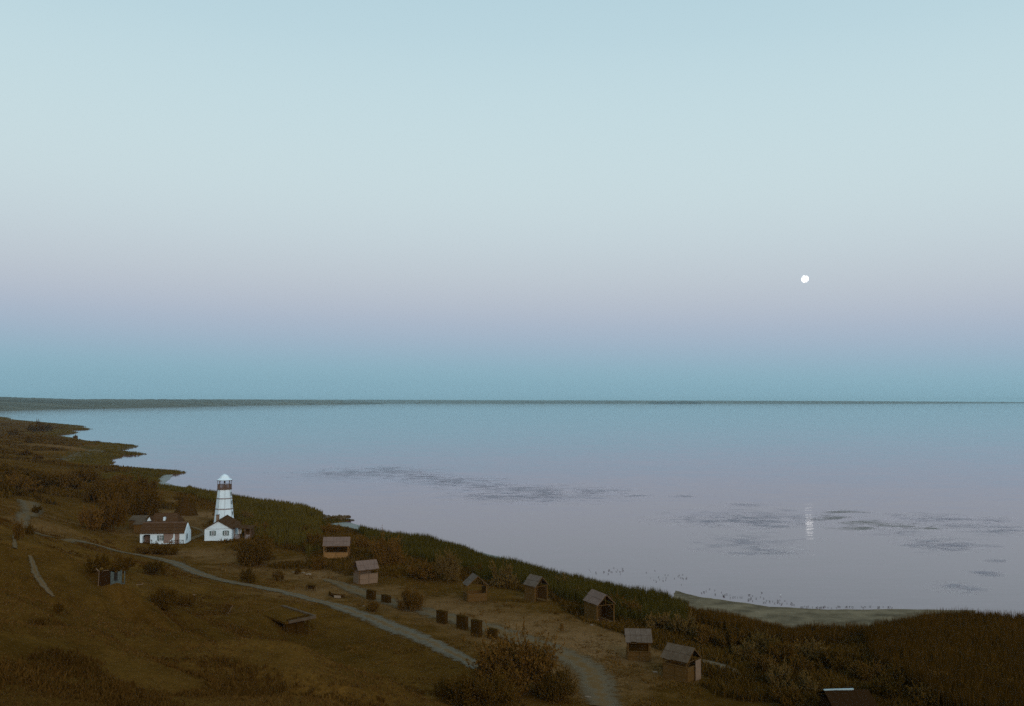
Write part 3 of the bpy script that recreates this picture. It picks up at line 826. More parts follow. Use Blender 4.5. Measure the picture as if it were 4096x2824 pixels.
# gallery
zg = ztop
MB().lathe([(rt + .02, zg + .003), (1.7, zg + .05), (1.7, zg + .2), (1.4, zg + .21)], 8, PH).build('gallery_floor', M['rail_brown'], lh)
zr_ = zz(1935)
rg = 1.6
for i in range(8):
    a0 = PH + i * math.pi / 4; a1 = a0 + math.pi / 4
    p0 = Vector((rg * math.cos(a0), rg * math.sin(a0), 0)); p1 = Vector((rg * math.cos(a1), rg * math.sin(a1), 0))
    up = Vector((0, 0, 1))
    rl = MB().bar(p0 + up * zr_, p1 + up * zr_, .06).build('gallery_rail', M['rail_brown'], lh)
    MB().bar(p0 + up * (zg + .32), p1 + up * (zg + .32), .05).build('bottom_rail', M['rail_brown'], rl)
    for k in range(7):
        q = p0.lerp(p1, (k + .5) / 7)
        MB().bar(q + up * (zg + .21), q + up * zr_, .062).build('baluster', M['rail_brown'], rl)
    MB().bar(p0 * .97 + up * (zg + .2), p0 * .97 + up * zz(1916), .065).build('lantern_post', M['rail_brown'], lh)
    MB().bar(p0 * .97 + up * (zz(1916) - .45), p0 * .75 + up * (zz(1916)), .035).build('post_brace', M['rail_brown'], lh)
zc = zz(1917)
MB().lathe([(1.0, zc - .08), (1.84, zc - .08), (1.84, zc)], 8, PH).build('eave_ring', M['rail_brown'], lh)
cap = MB().lathe([(1.80, zc + .003), (1.45, zc + .22), (1.12, zc + .45), (1.04, zc + .62), (.93, zc + .82), (.70, zc + 1.05), (.40, zc + 1.22), (.10, zc + 1.30), (.02, zc + 1.31)], 8, PH).build('cap', M['dome'], lh)
MB().bar((0, 0, zc + 1.28), (0, 0, zc + 1.5), .05, 6, .03).build('finial', M['dome'], cap)
lam = MB().lathe([(.04, zc - .1), (.05, zc - .3), (.2, zc - .42), (.22, zc - .62), (.1, zc - .75)], 8).build('hanging_lamp', M['wood_dark'], lh)

# ------------------------------------------------------------------ long white house at left
hp = G(650, 2176)
lhs = thing('long_house', 'long low white house with brown roof left of the lighthouse', 'house', (hp[0], hp[1], ground_at(hp[0], hp[1])), math.radians(4))
L2, DEP, EV, RG = 4.65, 4.3, 2.35, 4.1
def seg(x0, x1, z0, z1, mat='white', name='wall', y0=0, y1=.3): return MB().box(x0, x1, y0, y1, z0, z1).build(name, M[mat], lhs)
seg(-L2, -4.15, -.8, EV)
seg(-4.15, -2.55, 2.0, EV - .003)
seg(-2.55, L2, -.8, EV)
seg(-4.15, -2.55, -.6, 2.0, 'rail_brown', 'recess_wall', 1.4, 1.6)
MB().prism([(-4.15, 2.003), (-4.15, 1.6), (-3.9, 1.85), (-3.6, 2.003)], .02, .28).build('arch_corner', M['white'], lhs)
MB().box(-L2, L2, DEP - .3, DEP, -.8, EV).build('wall', M['white'], lhs)
for s in (-1, 1):
    x0, x1 = (L2 - .3, L2) if s > 0 else (-L2, -L2 + .3)
    g = MB(); vs = [(y, z) for y, z in ((.3, -.8), (DEP - .3, -.8), (DEP - .3, EV), (DEP / 2, RG), (.3, EV))]
    n = 5
    g.add([(x0, y, z) for y, z in vs] + [(x1, y, z) for y, z in vs], [tuple(range(5)), tuple(range(5, 10))[::-1]] + [(i, 5 + i, 5 + (i + 1) % 5, (i + 1) % 5) for i in range(5)])
    g.build('gable', M['white'], lhs)
sl = (RG - EV) / (DEP / 2)
for s in (-1, 1):
    rf = None; nC2 = 4
    for k in range(nC2):
        y0 = (DEP / 2 + .35) * (1 - k / nC2); y1 = (DEP / 2 + .35) * (1 - (k + 1) / nC2)
        q = [(-L2 - .1, DEP / 2 + s * y0, RG - sl * y0 + .22), (L2 - .18, DEP / 2 + s * y0, RG - sl * y0 + .22), (L2 - .18, DEP / 2 + s * y1, RG - sl * y1 + .16), (-L2 - .1, DEP / 2 + s * y1, RG - sl * y1 + .16)]
        o = MB().slab(q, .1)
        if k == 0: rf = o.build('roof_slope', M['roof_brown'], lhs)
        else: o.build('roof_course', M['roof_brown'], rf)
MB().box(-L2 - .12, L2 - .16, DEP / 2 - .12, DEP / 2 + .12, RG + .08, RG + .22).build('ridge_board', M['rail_brown'], lhs)
window(lhs, -.42, 0, .75, .62, 1.05, sw=.34)
MB().box(.15, 2.2, -.03, -.003, .2, 2.3).build('bare_plaster', M['pink'], lhs)
MB().prism([(1.35, .55), (2.2, .55), (2.2, 1.5), (1.95, 1.0)], -.05, -.033).build('plaster_patch', M['white'], lhs)
dr = MB().box(2.5, 3.45, -.04, -.003, -.3, 2.2).build('door', M['pink'], lhs)
MB().box(2.42, 2.5, -.05, -.003, -.3, 2.28).build('door_frame', M['trim'], dr)
# arched dark opening on the right gable
T = Matrix.Translation((L2 + .003, 1.3, .55)) @ Matrix.Rotation(math.radians(90), 4, 'Z')
g = MB(); pol = [(.38 * math.cos(a), .75 + .75 * math.sin(a)) for a in np.linspace(0, 2 * math.pi, 14)[:-1]]
g.prism(pol, -.02, .02); g.v = [tuple(T @ Vector(v)) for v in g.v]
g.build('oval_window', M['pane'], lhs)
# cross-braced fence in front
def x_fence(name, label, x0, x1, n, parent_loc, rz, group=None):
    t = thing(name, label, 'fence', parent_loc, rz)
    w = (x1 - x0) / n
    for i in range(n + 1):
        MB().box(x0 + i * w - .05, x0 + i * w + .05, -.05, .05, -.3, 1.02).build('post', M['wood_dark'], t)
    for i in range(n):
        a, b_ = x0 + i * w + .053, x0 + (i + 1) * w - .053
        MB().box(a, b_, -.035, .035, .92, 1.0).build('rail', M['wood_dark'], t)
        MB().bar((a, -.02, .1), (b_, -.02, .9), .035).build('brace', M['wood_dark'], t)
        MB().bar((a, .03, .9), (b_, .03, .1), .035).build('brace', M['wood_dark'], t)
    return t
a_ = Matrix.Rotation(math.radians(4), 4, 'Z')
def at_house(dx, dy):
    v = a_ @ Vector((dx, dy, 0)); return (hp[0] + v.x, hp[1] + v.y, ground_at(hp[0] + v.x, hp[1] + v.y))
x_fence('cross_fence', 'dark cross-braced fence at the right end of the long white house', -1.2, 1.2, 2, at_house(3.5, -1.6), math.radians(4))
x_fence('cross_fence', 'short dark cross-braced fence left of the shuttered window of the long house', -.5, .5, 1, at_house(-2.2, -1.6), math.radians(4))

# ------------------------------------------------------------------ house behind the long house
bp_ = G(652, 2112)
bx, by = float(PD(655, 2100, 206.5)[0]), 206.5
bz = ground_at(bx, by)
bh = thing('back_house', 'brown hipped roof house standing behind the long white house', 'house', (bx, by, bz), math.radians(3))
MB().box(-2.9, 2.9, 0, 4.4, -.6, 2.5).build('wall', M['pink'], bh)
rz1, rz0, xe, xi = 4.45, 2.45, 3.3, 2.3
V = [(-xe, -.35, rz0), (xe, -.35, rz0), (xe, 4.75, rz0), (-xe, 4.75, rz0), (-2.75, 2.2, rz1), (xi, 2.2, rz1)]
for nm, q in (('roof_slope', [V[0], V[1], V[5], V[4]]), ('roof_slope', [V[2], V[3], V[4], V[5]])):
    MB().slab(q, .1).build(nm, M['roof_brown'], bh)
MB().add([V[1], V[2], V[5]], [(0, 1, 2)]).build('roof_hip', M['roof_brown'], bh)
MB().add([V[3], V[0], V[4]], [(0, 1, 2)]).build('roof_hip', M['roof_brown'], bh)
dm = MB().prism([(-3.65, 3.0), (-2.6, 3.0), (-3.05, 4.0)], -.3, .4).build('dormer_gable', M['white'], bh)
MB().slab([(-3.85, -.42, 2.93), (-3.05, -.42, 4.12), (-3.05, 1.6, 4.12), (-3.85, 1.6, 2.93)], .08).build('dormer_roof', M['wood_dark'], dm)
MB().slab([(-3.05, -.42, 4.12), (-2.5, -.42, 3.0), (-2.5, 1.6, 3.0), (-3.05, 1.6, 4.12)], .08).build('dormer_roof', M['roof_brown'], dm)
chm = MB().box(-.25, .25, .3, .8, 2.9, 3.75).build('chimney', M['white'], bh)
# low lean-to sheds left of them
for (px, py, w, d, e, lab) in ((545, 2118, 3.2, 3.0, 2.1, 'low pale board lean-to behind the left end of the long house'), (555, 2132, 2.2, 2.2, 1.9, 'small pale board lot beside the left end of the long house')):
    g = G(px, py)
    t_ = thing('lean_to', lab.replace(' lot ', ' outhouse '), 'shed', (g[0], g[1], g[2]), math.radians(5))
    MB().box(-w / 2, w / 2, 0, d, -.5, e).build('wall', M['wood_mid'], t_)
    for k in range(4):
        x0 = -w / 2 - .2 + k * (w + .4) / 4; x1 = x0 + (w + .4) / 4 - .015
        MB().slab([(x0, -.3, e + .05), (x1, -.3, e + .05), (x1, d + .2, e + .75), (x0, d + .2, e + .75)], .06).build('roof_sheet', M['roof_dim'], t_)

# ------------------------------------------------------------------ conical reed hut
g = G(742, 2060)
cone = thing('cone_hut', 'dark conical reed hut left of the lighthouse', 'hut', (g[0], g[1], ground_at(g[0], g[1])))
Rc, Hc = 3.3, 5.1
prof = [(Rc, -.4), (Rc * .78, Hc * .24), (Rc * .56, Hc * .45), (Rc * .3, Hc * .72), (.12, Hc)]
cm = MB(); nn_ = 28
for r, z in prof:
    for i in range(nn_):
        an = 2 * math.pi * i / nn_; rr2 = r * (1 + .05 * random.uniform(-1, 1)); cm.v.append((rr2 * math.cos(an), rr2 * math.sin(an), z + random.uniform(-.05, .05)))
for k in range(len(prof) - 1):
    for i in range(nn_): cm.f.append((k * nn_ + i, k * nn_ + (i + 1) % nn_, (k + 1) * nn_ + (i + 1) % nn_, (k + 1) * nn_ + i))
cm.build('reed_cover', M['reed_stack'], cone)
for i in range(9):
    an = 2 * math.pi * i / 9 + .2
    MB().bar((Rc * 1.02 * math.cos(an), Rc * 1.02 * math.sin(an), -.3), (-.25 * math.cos(an), -.25 * math.sin(an), Hc + .35), .05).build('pole', M['wood_dark'], cone)
MB().box(.2, 1.3, -Rc - .55, -Rc - .35, .0, .22).build('entrance_board', M['wood_pale'], cone)

# ------------------------------------------------------------------ open plank sheds
def shed(label, c, gz, yaw, L, W, eave, ridge, roofmat, wallmat='wood_mid', wall_h=1.0, rows=2, side_full=False, gable_wall=False, brace=True, back=True, over=.3, split=2, backmat=None):
    """ridge along local x; -y is the long side seen from the hill; +x the open gable"""
    t = thing('plank_shed', label, 'shed', (c[0], c[1], gz), math.radians(yaw), 'plank sheds along the shore')
    hx, hy = L / 2 - over, W / 2 - .25
    PM = M['wood_tan'] if wallmat == 'wood_tan' else M['wood_mid']
    for x in (-hx, hx):
        for y in (-hy, hy):
            MB().box(x - .06, x + .06, y - .06, y + .06, -.4, eave + .12).build('post', PM, t)
    sl = (ridge - eave) / (W / 2)
    for s in (-1, 1):
        rf = None
        for k in range(split):
            y0 = (W / 2) * (1 - k / split) + (0 if k else .0); y1 = (W / 2) * (1 - (k + 1) / split) - (.0 if k == split - 1 else .12)
            lift0 = .07 if k < split - 1 else .13
            dx = random.uniform(-.06, .06)
            nb = max(4, int(L / .62)); bw = L / nb
            for i in range(nb):
                xa = -L / 2 + i * bw + dx; xb = xa + bw - .02
                j = random.uniform(-.012, .012); e_ = random.uniform(-.04, .05) if k == 0 else 0
                q = [(xa, s * (y0 + e_), ridge - sl * (y0 + e_) + lift0 + j), (xb, s * (y0 + e_), ridge - sl * (y0 + e_) + lift0 + j), (xb, s * y1, ridge - sl * y1 + lift0 + j), (xa, s * y1, ridge - sl * y1 + lift0 + j)]
                o = MB().slab(q, .045)
                o.build('roof_board', M[roofmat], t)
    for x in (-L / 2 + .04, 0, L / 2 - .04):
        for s in (-1, 1):
            MB().bar((x, 0, ridge - .03), (x, s * W / 2, eave - .03), .05).build('rafter', PM, t)
    for x in (-hx, hx):
        MB().bar((x, -hy, eave - .02), (x, hy, eave - .02), .05).build('tie_beam', PM, t)
        MB().bar((x, 0, eave + .03), (x, 0, ridge - .08), .04).build('king_post', PM, t)
    for y in (-hy, hy):
        MB().bar((-hx, y, eave - .12), (hx, y, eave - .12), .05).build('wall_plate', PM, t)
    if brace:
        for s in (-1, 1):
            MB().bar((hx + .02, s * hy, eave * .62), (hx + .02, s * hy * .45, eave - .05), .035).build('knee_brace', PM, t)
    # board walls
    def boards(x0, y0, x1, y1, z0, z1, n, nrm, bm_=None):
        h = (z1 - z0) / n
        for i in range(n):
            a = Vector((x0, y0, 0)); b2 = Vector((x1, y1, 0)); o = Vector(nrm) * random.uniform(.0, .02)
            zc0 = z0 + i * h; zc1 = z0 + (i + 1) * h - .025
            tn = Vector(nrm) * .04
            vs = [a + o - tn, b2 + o - tn, b2 + o + tn, a + o + tn]
            MB().add([(v.x, v.y, zc0) for v in vs] + [(v.x, v.y, zc1) for v in vs], [(0, 3, 2, 1), (4, 5, 6, 7), (0, 1, 5, 4), (1, 2, 6, 5), (2, 3, 7, 6), (3, 0, 4, 7)]).build('wall_board', M[bm_ or wallmat], t)
    wh = eave - .15 if side_full else wall_h
    boards(-hx, -hy - .1, 0 - .03, -hy - .1, .02, wh, rows, (0, -1, 0)); boards(.03, -hy - .1, hx, -hy - .1, .02, wh, rows, (0, -1, 0))
    MB().box(-hx - .1, hx + .1, -hy - .24, -hy + .05, wh + .003, wh + .06).build('counter_top', M[wallmat], t)
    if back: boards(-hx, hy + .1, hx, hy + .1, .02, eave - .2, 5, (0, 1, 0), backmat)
    boards(-hx - .1, -hy, -hx - .1, hy, .02, wh, rows, (-1, 0, 0))
    if gable_wall: boards(hx + .1, -hy, hx + .1, hy, .02, wall_h, rows, (1, 0, 0))
    for s in (-1, 1):
        pass
    return t

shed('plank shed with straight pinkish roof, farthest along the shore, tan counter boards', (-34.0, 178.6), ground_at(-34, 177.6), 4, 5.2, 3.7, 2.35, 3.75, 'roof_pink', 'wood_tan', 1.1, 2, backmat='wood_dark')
shed('plank shed with tilted pink board roof, second from the lighthouse', (-24.5, 154.3), ground_at(-24.2, 153.5), 30, 3.75, 3.0, 2.3, 3.55, 'roof_pink', 'wood_pale', 1.6, 2)
shed('narrow steep-gabled plank shed, left of three in a row by the reeds', (-5.65, 141.5), ground_at(-5.5, 141), -71, 2.7, 3.4, 2.35, 3.75, 'roof_grey', 'wood_mid', 1.2, 2, gable_wall=True, brace=False)
shed('open plank shed with round-braced gable, middle of three by the reeds', (3.7, 141.6), ground_at(3.7, 141.6), -50, 2.9, 2.9, 2.3, 3.65, 'roof_grey', 'wood_mid', 1.7, 2, side_full=True)
shed('tall open plank shed with pink roof and two front posts beside the reeds', (12.35, 130.6), ground_at(12.4, 130.5), -66, 4.2, 3.1, 2.5, 3.85, 'roof_pink', 'wood_mid', 1.5, 3, side_full=True)
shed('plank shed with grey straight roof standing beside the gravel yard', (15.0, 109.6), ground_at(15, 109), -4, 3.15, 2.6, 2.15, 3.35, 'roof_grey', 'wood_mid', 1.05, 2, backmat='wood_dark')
s7 = shed('nearest plank shed with slanting roof and pale board on its right gable', (18.7, 102.4), ground_at(18.8, 102), -42, 3.5, 3.0, 2.1, 3.4, 'roof_dim', 'wood_mid', 1.6, 3, gable_wall=True)
MB().box(1.75, 1.80, .1, 1.2, -.4, 2.1).build('pale_panel', M['wood_pale'], s7)

c8 = P(3385, 2757, 5.4); g8 = ground_at(c8[0], c8[1])
t8 = thing('red_shed', 'dark red shed with bright white strip along its ridge at the bottom edge', 'shed', (c8[0], c8[1], g8), math.radians(3))
MB().box(-1.9, 1.9, -1.6, 1.6, -.4, 1.9).build('wall', M['wood_red'], t8)
r8 = 5.4 - g8
for i in range(6):
    x0 = -2.2 + i * 4.4 / 6; x1 = x0 + 4.4 / 6 - .02
    MB().slab([(x0, -2.0, 1.95), (x1, -2.0, 1.95), (x1, -.0, r8 - .05), (x0, -.0, r8 - .05)], .05).build('roof_sheet', M['wood_red'], t8)
    MB().slab([(x0, 2.0, 1.95), (x1, 2.0, 1.95), (x1, .0, r8 - .05), (x0, .0, r8 - .05)], .05).build('roof_sheet', M['wood_red'], t8)
rs = MB(); npt = 14
for i in range(npt):
    x0 = -2.2 + i * 2.9 / npt; x1 = x0 + 2.9 / npt
    rs.box(x0, x1, -.09, .09, r8 - .04 - random.uniform(0, .05), r8 + .03 + i * .003)
rs.build('ridge_strip', M['sheet'], t8)
MB().prism([(-2.2, 1.9), (2.2, 1.9), (2.2, 1.92), (-2.2, 1.92)], -1.7, 1.7).build('ceiling_board', M['wood_red'], t8)

# ------------------------------------------------------------------ row of dark boards by the yard road
ra = G(1700, 2446); rb_ = G(1930, 2505)
byaw = math.atan2(rb_[1] - ra[1], rb_[0] - ra[0])
BL = ['leftmost dark board by the yard road, near the tilted pink-roofed shed', 'second dark board from the left, beside the bush in the row', 'dark board just right of the bush in the row by the yard road',
      'middle dark board of the group of four by the yard road', 'tallest dark board of the group of four by the yard road', 'low dark board at the right end of the row, behind the big bush']
for k, (px, py, w, h) in enumerate(((1478, 2399, 30, 34), (1538, 2412, 30, 28), (1761, 2494, 34, 46), (1842, 2517, 35, 49), (1899, 2546, 32, 60), (1962, 2556, 29, 36))):
    g = G(px, py); D = g[1]; wm = w * D / F / abs(math.cos(byaw)) * 1.0; hm = h * D / F
    t_ = thing('dark_board', BL[k], 'board', (g[0], g[1], ground_at(g[0], g[1])), byaw, 'dark boards along the yard road')
    n = 4
    for i in range(n):
        MB().box(-wm / 2, wm / 2, -.03 + .006 * i, .03 + .006 * i, .08 + i * (hm - .08) / n, .08 + (i + 1) * (hm - .08) / n - .01).build('plank', M['wood_dark'], t_)
    for s in (-1, 1):
        MB().box(s * wm / 2 - .05, s * wm / 2 + .05, .06, .16, -.4, hm + .02).build('post', M['wood_dark'], t_)
    MB().box(-wm / 2 - .06, wm / 2 + .06, -.05, .66, hm + .023, hm + .07).build('top_panel', M['wood_dark'], t_)
    for s in (-1, 1): MB().box(s * wm / 2 - .03, s * wm / 2 + .03, .163, .6, .05, hm).build('side_panel', M['wood_dark'], t_)

# ------------------------------------------------------------------ dugout with flat earth roof
zt = 5.7
qA, qB, qC, qD = P(1040, 2452, zt), P(1128, 2424, zt), P(1262, 2466, zt), P(1140, 2490, zt)
dg = thing('dugout', 'dugout with flat earth roof and pale plank edges below the gravel road', 'dugout', (float(qD[0]), float(qD[1]), zt - 1.9))
loc = Vector(dg.location)
lq = [Vector(q) - loc for q in (qA, qB, qC, qD)]
rfm = MB().slab([lq[0], lq[3], lq[2], lq[1]], .25).build('earth_roof', M['ground'], dg)
def edge_board(a, b_, w, h, mat, nm):
    d = (b_ - a); d.z = 0; d.normalize(); n = Vector((-d.y, d.x, 0))
    vs = [a + n * w / 2, b_ + n * w / 2, b_ - n * w / 2, a - n * w / 2]
    return MB().add([(v.x, v.y, v.z - .2) for v in vs] + [(v.x, v.y, v.z + h) for v in vs], [(0, 3, 2, 1), (4, 5, 6, 7), (0, 1, 5, 4), (1, 2, 6, 5), (2, 3, 7, 6), (3, 0, 4, 7)]).build(nm, mat, dg)
dv = (lq[2] - lq[1]).normalized()
edge_board(lq[1], lq[2] - dv * .2, .36, .14, M['roof_dim'], 'edge_board')
edge_board(lq[3] + (lq[2] - lq[3]) * .12, lq[2], .26, .10, M['roof_dim'], 'edge_board')
edge_board(lq[0], lq[1] - (lq[1] - lq[0]).normalized() * .25, .22, .08, M['wood_mid'], 'edge_board')
edge_board(lq[3] + (lq[2] - lq[3]) * .05 + Vector((-.1, .55, 0)), lq[2] + Vector((-.9, .45, 0)), .16, .2, M['wood_dark'], 'inner_beam')
for f_ in (.05, .4, .72):
    a = lq[3].lerp(lq[2], f_)
    MB().box(a.x - .08, a.x + .08, a.y - .05 + .12, a.y + .05 + .12, -.6, a.z - .255).build('post', M['wood_dark'], dg)
a, b2 = lq[3].lerp(lq[2], .02), lq[3].lerp(lq[2], .7)
n_ = (b2 - a).cross(Vector((0, 0, 1))).normalized()
for k in range(5):
    z0 = -.5 + k * .42; z1 = z0 + .40
    off = Vector((-n_.x, -n_.y, 0)) * (.5)
    vs = [a + off, b2 + off, b2 + off + Vector((0, .1, 0)), a + off + Vector((0, .1, 0))]
    MB().add([(v.x, v.y, z0) for v in vs] + [(v.x, v.y, min(z1, lq[0].z - .26)) for v in vs], [(0, 3, 2, 1), (4, 5, 6, 7), (0, 1, 5, 4), (1, 2, 6, 5), (2, 3, 7, 6), (3, 0, 4, 7)]).build('wall_plank', M['wood_dark'], dg)
# thin rail continuing left along the bank
a3, b3 = G(905, 2466), G(1035, 2450)
rl_ = thing('bank_rail', 'thin rail along the bank left of the dugout', 'rail', (a3[0], a3[1], a3[2]))
dvec = Vector(b3) - Vector(a3)
MB().bar((0, 0, .28), dvec + Vector((0, 0, .4)), .045).build('rail', M['wood_mid'], rl_)
for f_ in (.03, .35, .68, .97):
    q = dvec * f_; MB().bar((q.x, q.y, q.z - .4), (q.x, q.y, q.z + .38), .05).build('post', M['wood_dark'], rl_)

# lean-to frame left of the dugout
g = G(905, 2458); t_ = thing('pole_frame', 'dark lean-to of slanting poles left of the dugout', 'lean-to', (g[0], g[1], g[2]), math.radians(-10))
MB().bar((-.9, 0, -.2), (-.35, .5, 1.25), .03).build('pole', M['wood_mid'], t_)
MB().bar((.05, 0, -.2), (.65, .5, 1.1), .035).build('pole', M['wood_pale'], t_)
MB().bar((-.5, .5, 1.3), (.85, .5, 1.05), .035).build('cross_pole', M['wood_mid'], t_)
MB().slab([(-.8, .15, .2), (.1, .15, .1), (.6, .55, 1.0), (-.35, .55, 1.18)], .05).build('cover_panel', M['wood_dark'], t_)

# small shack on the slope
g = G(450, 2338); t_ = thing('small_shack', 'small ruined shack with pale blue door frame on the left slope', 'shack', (g[0], g[1], g[2]), math.radians(8))
MB().box(-1.35, -.2, .2, 1.4, -.5, 1.25).build('wall', M['wood_red'], t_)
MB().bar((-1.38, .12, -.4), (-1.30, .12, 1.3), .035).build('post', M['wood_pale'], t_)
MB().bar((-1.34, .12, 1.3), (-1.62, .2, 1.55), .05).build('roof_beam', M['wood_pale'], t_)
MB().bar((-.95, .14, 1.33), (-.45, .14, 1.37), .03).build('roof_beam', M['wood_pale'], t_)
MB().box(-.2, -.08, .0, .12, -.4, 1.25).build('door_post', M['pale_blue'], t_)
MB().box(.72, .84, .0, .12, -.4, 1.35).build('door_post', M['pale_blue'], t_)
MB().box(1.08, 1.15, .0, .1, -.3, 1.25).build('door_post', M['pale_blue'], t_)
MB().box(-.077, .1, .03, .09, .05, 1.2).build('front_board', M['pale_blue'], t_)
MB().box(.103, .45, .03, .09, .05, .35).build('front_board', M['pale_blue'], t_)
MB().box(.453, .717, .03, .09, .05, 1.25).build('front_board', M['pale_blue'], t_)
MB().box(.1, .45, .1, .13, .35, 1.15).build('dark_opening', M['pane'], t_)
MB().box(.843, 1.077, .04, .08, -.1, .12).build('front_board', M['pale_blue'], t_)
MB().slab([(-1.4, .15, 1.3), (.5, .15, 1.42), (.5, 1.5, 1.2), (-1.4, 1.5, 1.18)], .05).build('roof', M['wood_dark'], t_)

g = G(555, 2342); t_ = thing('pale_log', 'pale fallen log right of the small shack', 'log', (g[0], g[1], g[2]), math.radians(14))
MB().bar((-.5, 0, .1), (.5, 0, .12), .05, 6).build('trunk', M['wood_pale'], t_)
MB().bar((.45, 0, .12), (.55, 0, .35), .045, 6).build('branch_stub', M['wood_pale'], t_)

# old boat
g = G(1345, 2388); bt = thing('old_boat', 'old dark rowing boat lying tilted between the two roads', 'boat', (g[0], g[1], g[2]), math.radians(-12))
secs = [(-1.35, .02, .75), (-1.0, .35, .55), (-.5, .5, .42), (.1, .55, .38), (.7, .45, .4), (1.15, .2, .5), (1.35, .02, .6)]
vs = []; fs = []
for x, w, h in secs:
    for k in range(7):
        a = math.pi * k / 6
        vs.append((x, -w * math.cos(a), h - h * .9 * math.sin(a) ** .7))
for i in range(len(secs) - 1):
    for k in range(6): fs.append((i * 7 + k, (i + 1) * 7 + k, (i + 1) * 7 + k + 1, i * 7 + k + 1))
hull = MB().add(vs, fs).build('hull', M['wood_dark'], bt); hull.rotation_euler = (math.radians(-22), math.radians(4), 0)
so = hull.modifiers.new('thick', 'SOLIDIFY'); so.thickness = .04
MB().slab([(-.2, -.5, .36), (.9, -.48, .36), (1.2, -.95, .1), (.1, -1.0, .08)], .04).build('loose_board', M['wood_pale'], bt)
for x in (-.4, .5):
    sb = MB().box(x - .1, x + .1, -.42, .42, .3, .34).build('thwart', M['wood_mid'], bt); sb.rotation_euler = hull.rotation_euler

g = G(1243, 2362); t_ = thing('garden_table', 'dark wooden table standing on the grass above the yard road', 'table', (g[0], g[1], g[2]), math.radians(-20))
for k in range(3): MB().box(-.75, .75, -.42 + k * .28, -.42 + k * .28 + .26, .78, .84).build('top_plank', M['wood_dark'], t_)
for x in (-.6, .6):
    for y in (-.3, .3): MB().bar((x * 1.15, y, -.1), (x, y, .777), .05).build('leg', M['wood_dark'], t_)
MB().box(-.6, .6, .1, .16, .2, .7).build('back_panel', M['wood_dark'], t_)

g = G(2247, 2521); t_ = thing('tree_stump', 'dark upright stump alone on the grass in front of the sheds', 'stump', (g[0], g[1], g[2]))
MB().lathe([(.34, -.3), (.27, .1), (.22, .5), (.24, .8), (.16, .92)], 9).build('trunk', M['bark'], t_)
MB().bar((.1, 0, .6), (.34, .05, .8), .06, 5).build('branch_stub', M['bark'], t_)

g = G(775, 2452); t_ = thing('wooden_pole', 'thin dark pole with a pale top below the gravel road', 'pole', (g[0], g[1], g[2]))
MB().bar((0, 0, -.4), (.03, 0, 2.3), .045, 6).build('shaft', M['wood_dark'], t_)
MB().box(-.1, .14, -.06, .06, 2.2, 2.32).build('pale_cap', M['wood_pale'], t_)

# ------------------------------------------------------------------ stones
def stone_mesh(seed, mat, sub=2):
    r = random.Random(seed)
    bm = bmesh.new(); bmesh.ops.create_icosphere(bm, subdivisions=sub - 1, radius=.5)
    for v in bm.verts:
        k = 1 + r.uniform(-.22, .22); v.co = Vector((v.co.x * k, v.co.y * k, v.co.z * k * .75))
    me = bpy.data.meshes.new('stone'); bm.to_mesh(me); bm.free(); me.materials.append(mat); return me
STO = [stone_mesh(i, M['stone']) for i in range(4)]; STD = [stone_mesh(i + 9, M['stone_dark']) for i in range(4)]
for px, py, w, lab in ((638, 2107, 22, 'pale boulder on the slope above the long white house'), (1172, 2290, 14, 'small pale stone left of the stone row above the yard road'), (1212, 2292, 16, 'pale stone at the head of the yard road'),
                       (1232, 2299, 26, 'long pale stone slab at the start of the yard road'), (2385, 2479, 24, 'larger pale stone slab in front of the tall open shed'), (2366, 2502, 16, 'smaller pale stone in front of the tall open shed'),
                       (1632, 2267, 20, 'pale rock among dark bushes behind the pink-roofed sheds'), (1655, 2276, 22, 'flat pale rock right beside another below the reeds'), (1140, 2142, 14, 'whitish stone at the edge of the reeds right of the porch'),
                       (1160, 2150, 26, 'driftwood-like pale stone right of the porch'), (1455, 2425, 12, 'tiny pale stone beside the small bush on the gravel road'), (765, 2052, 22, 'pale stone at the foot of the conical hut'),
                       (2620, 2690, 22, 'dull stone in the grass left of the nearest shed'), (2350, 2790, 30, 'pale rock at the lower end of the yard road'), (1045, 2095, 24, 'grey rock on the bank behind the porch')):
    g = G(px, py); o = link('stone', random.choice(STO)); s = w * g[1] / F
    o.location = (g[0], g[1], g[2] + .05); o.scale = (s, s * .7, s * .5); o.rotation_euler = (0, 0, random.uniform(-.4, .4))
    tag(o, lab, 'stone', 'pale stones about the yard')
bw = P(1395, 2078, 0); bw0 = P(1175, 2083, 0)
bk = thing('breakwater', 'rubble stone breakwater reaching into the bay right of the lighthouse', 'breakwater', (float(bw0[0]), float(bw0[1]), 0))
dd = Vector((bw - bw0)); 
for i in range(170):
    f_ = random.random() ** .7; q = dd * f_; s = random.uniform(.5, 1.2)
    o = link('stone', random.choice(STD if random.random() < .75 else STO), bk)
    o.location = (q.x + random.uniform(-.6, .6), q.y + random.gauss(0, 3.0) * (1 - .5 * f_), .15 + random.uniform(0, .45) + .3 * f_)
    o.scale = (s * 1.4, s * 1.1, s * .8); o.rotation_euler = (random.uniform(-.3, .3), random.uniform(-.3, .3), random.uniform(0, 6))

# ================================================================== vegetation
def quads_mesh(name, C, U, Vv, mat, tone):
    """quads from centre and half-axes arrays"""
    n = len(C)
    v = np.stack([C - U - Vv, C + U - Vv, C + U + Vv, C - U + Vv], 1).reshape(-1, 3)
    me = np_mesh(name, v, np.arange(4 * n).reshape(-1, 4), mat)
    a = me.attributes.new('tone', 'FLOAT', 'POINT'); a.data.foreach_set('value', np.repeat(tone, 4).astype(np.float32))
    return me

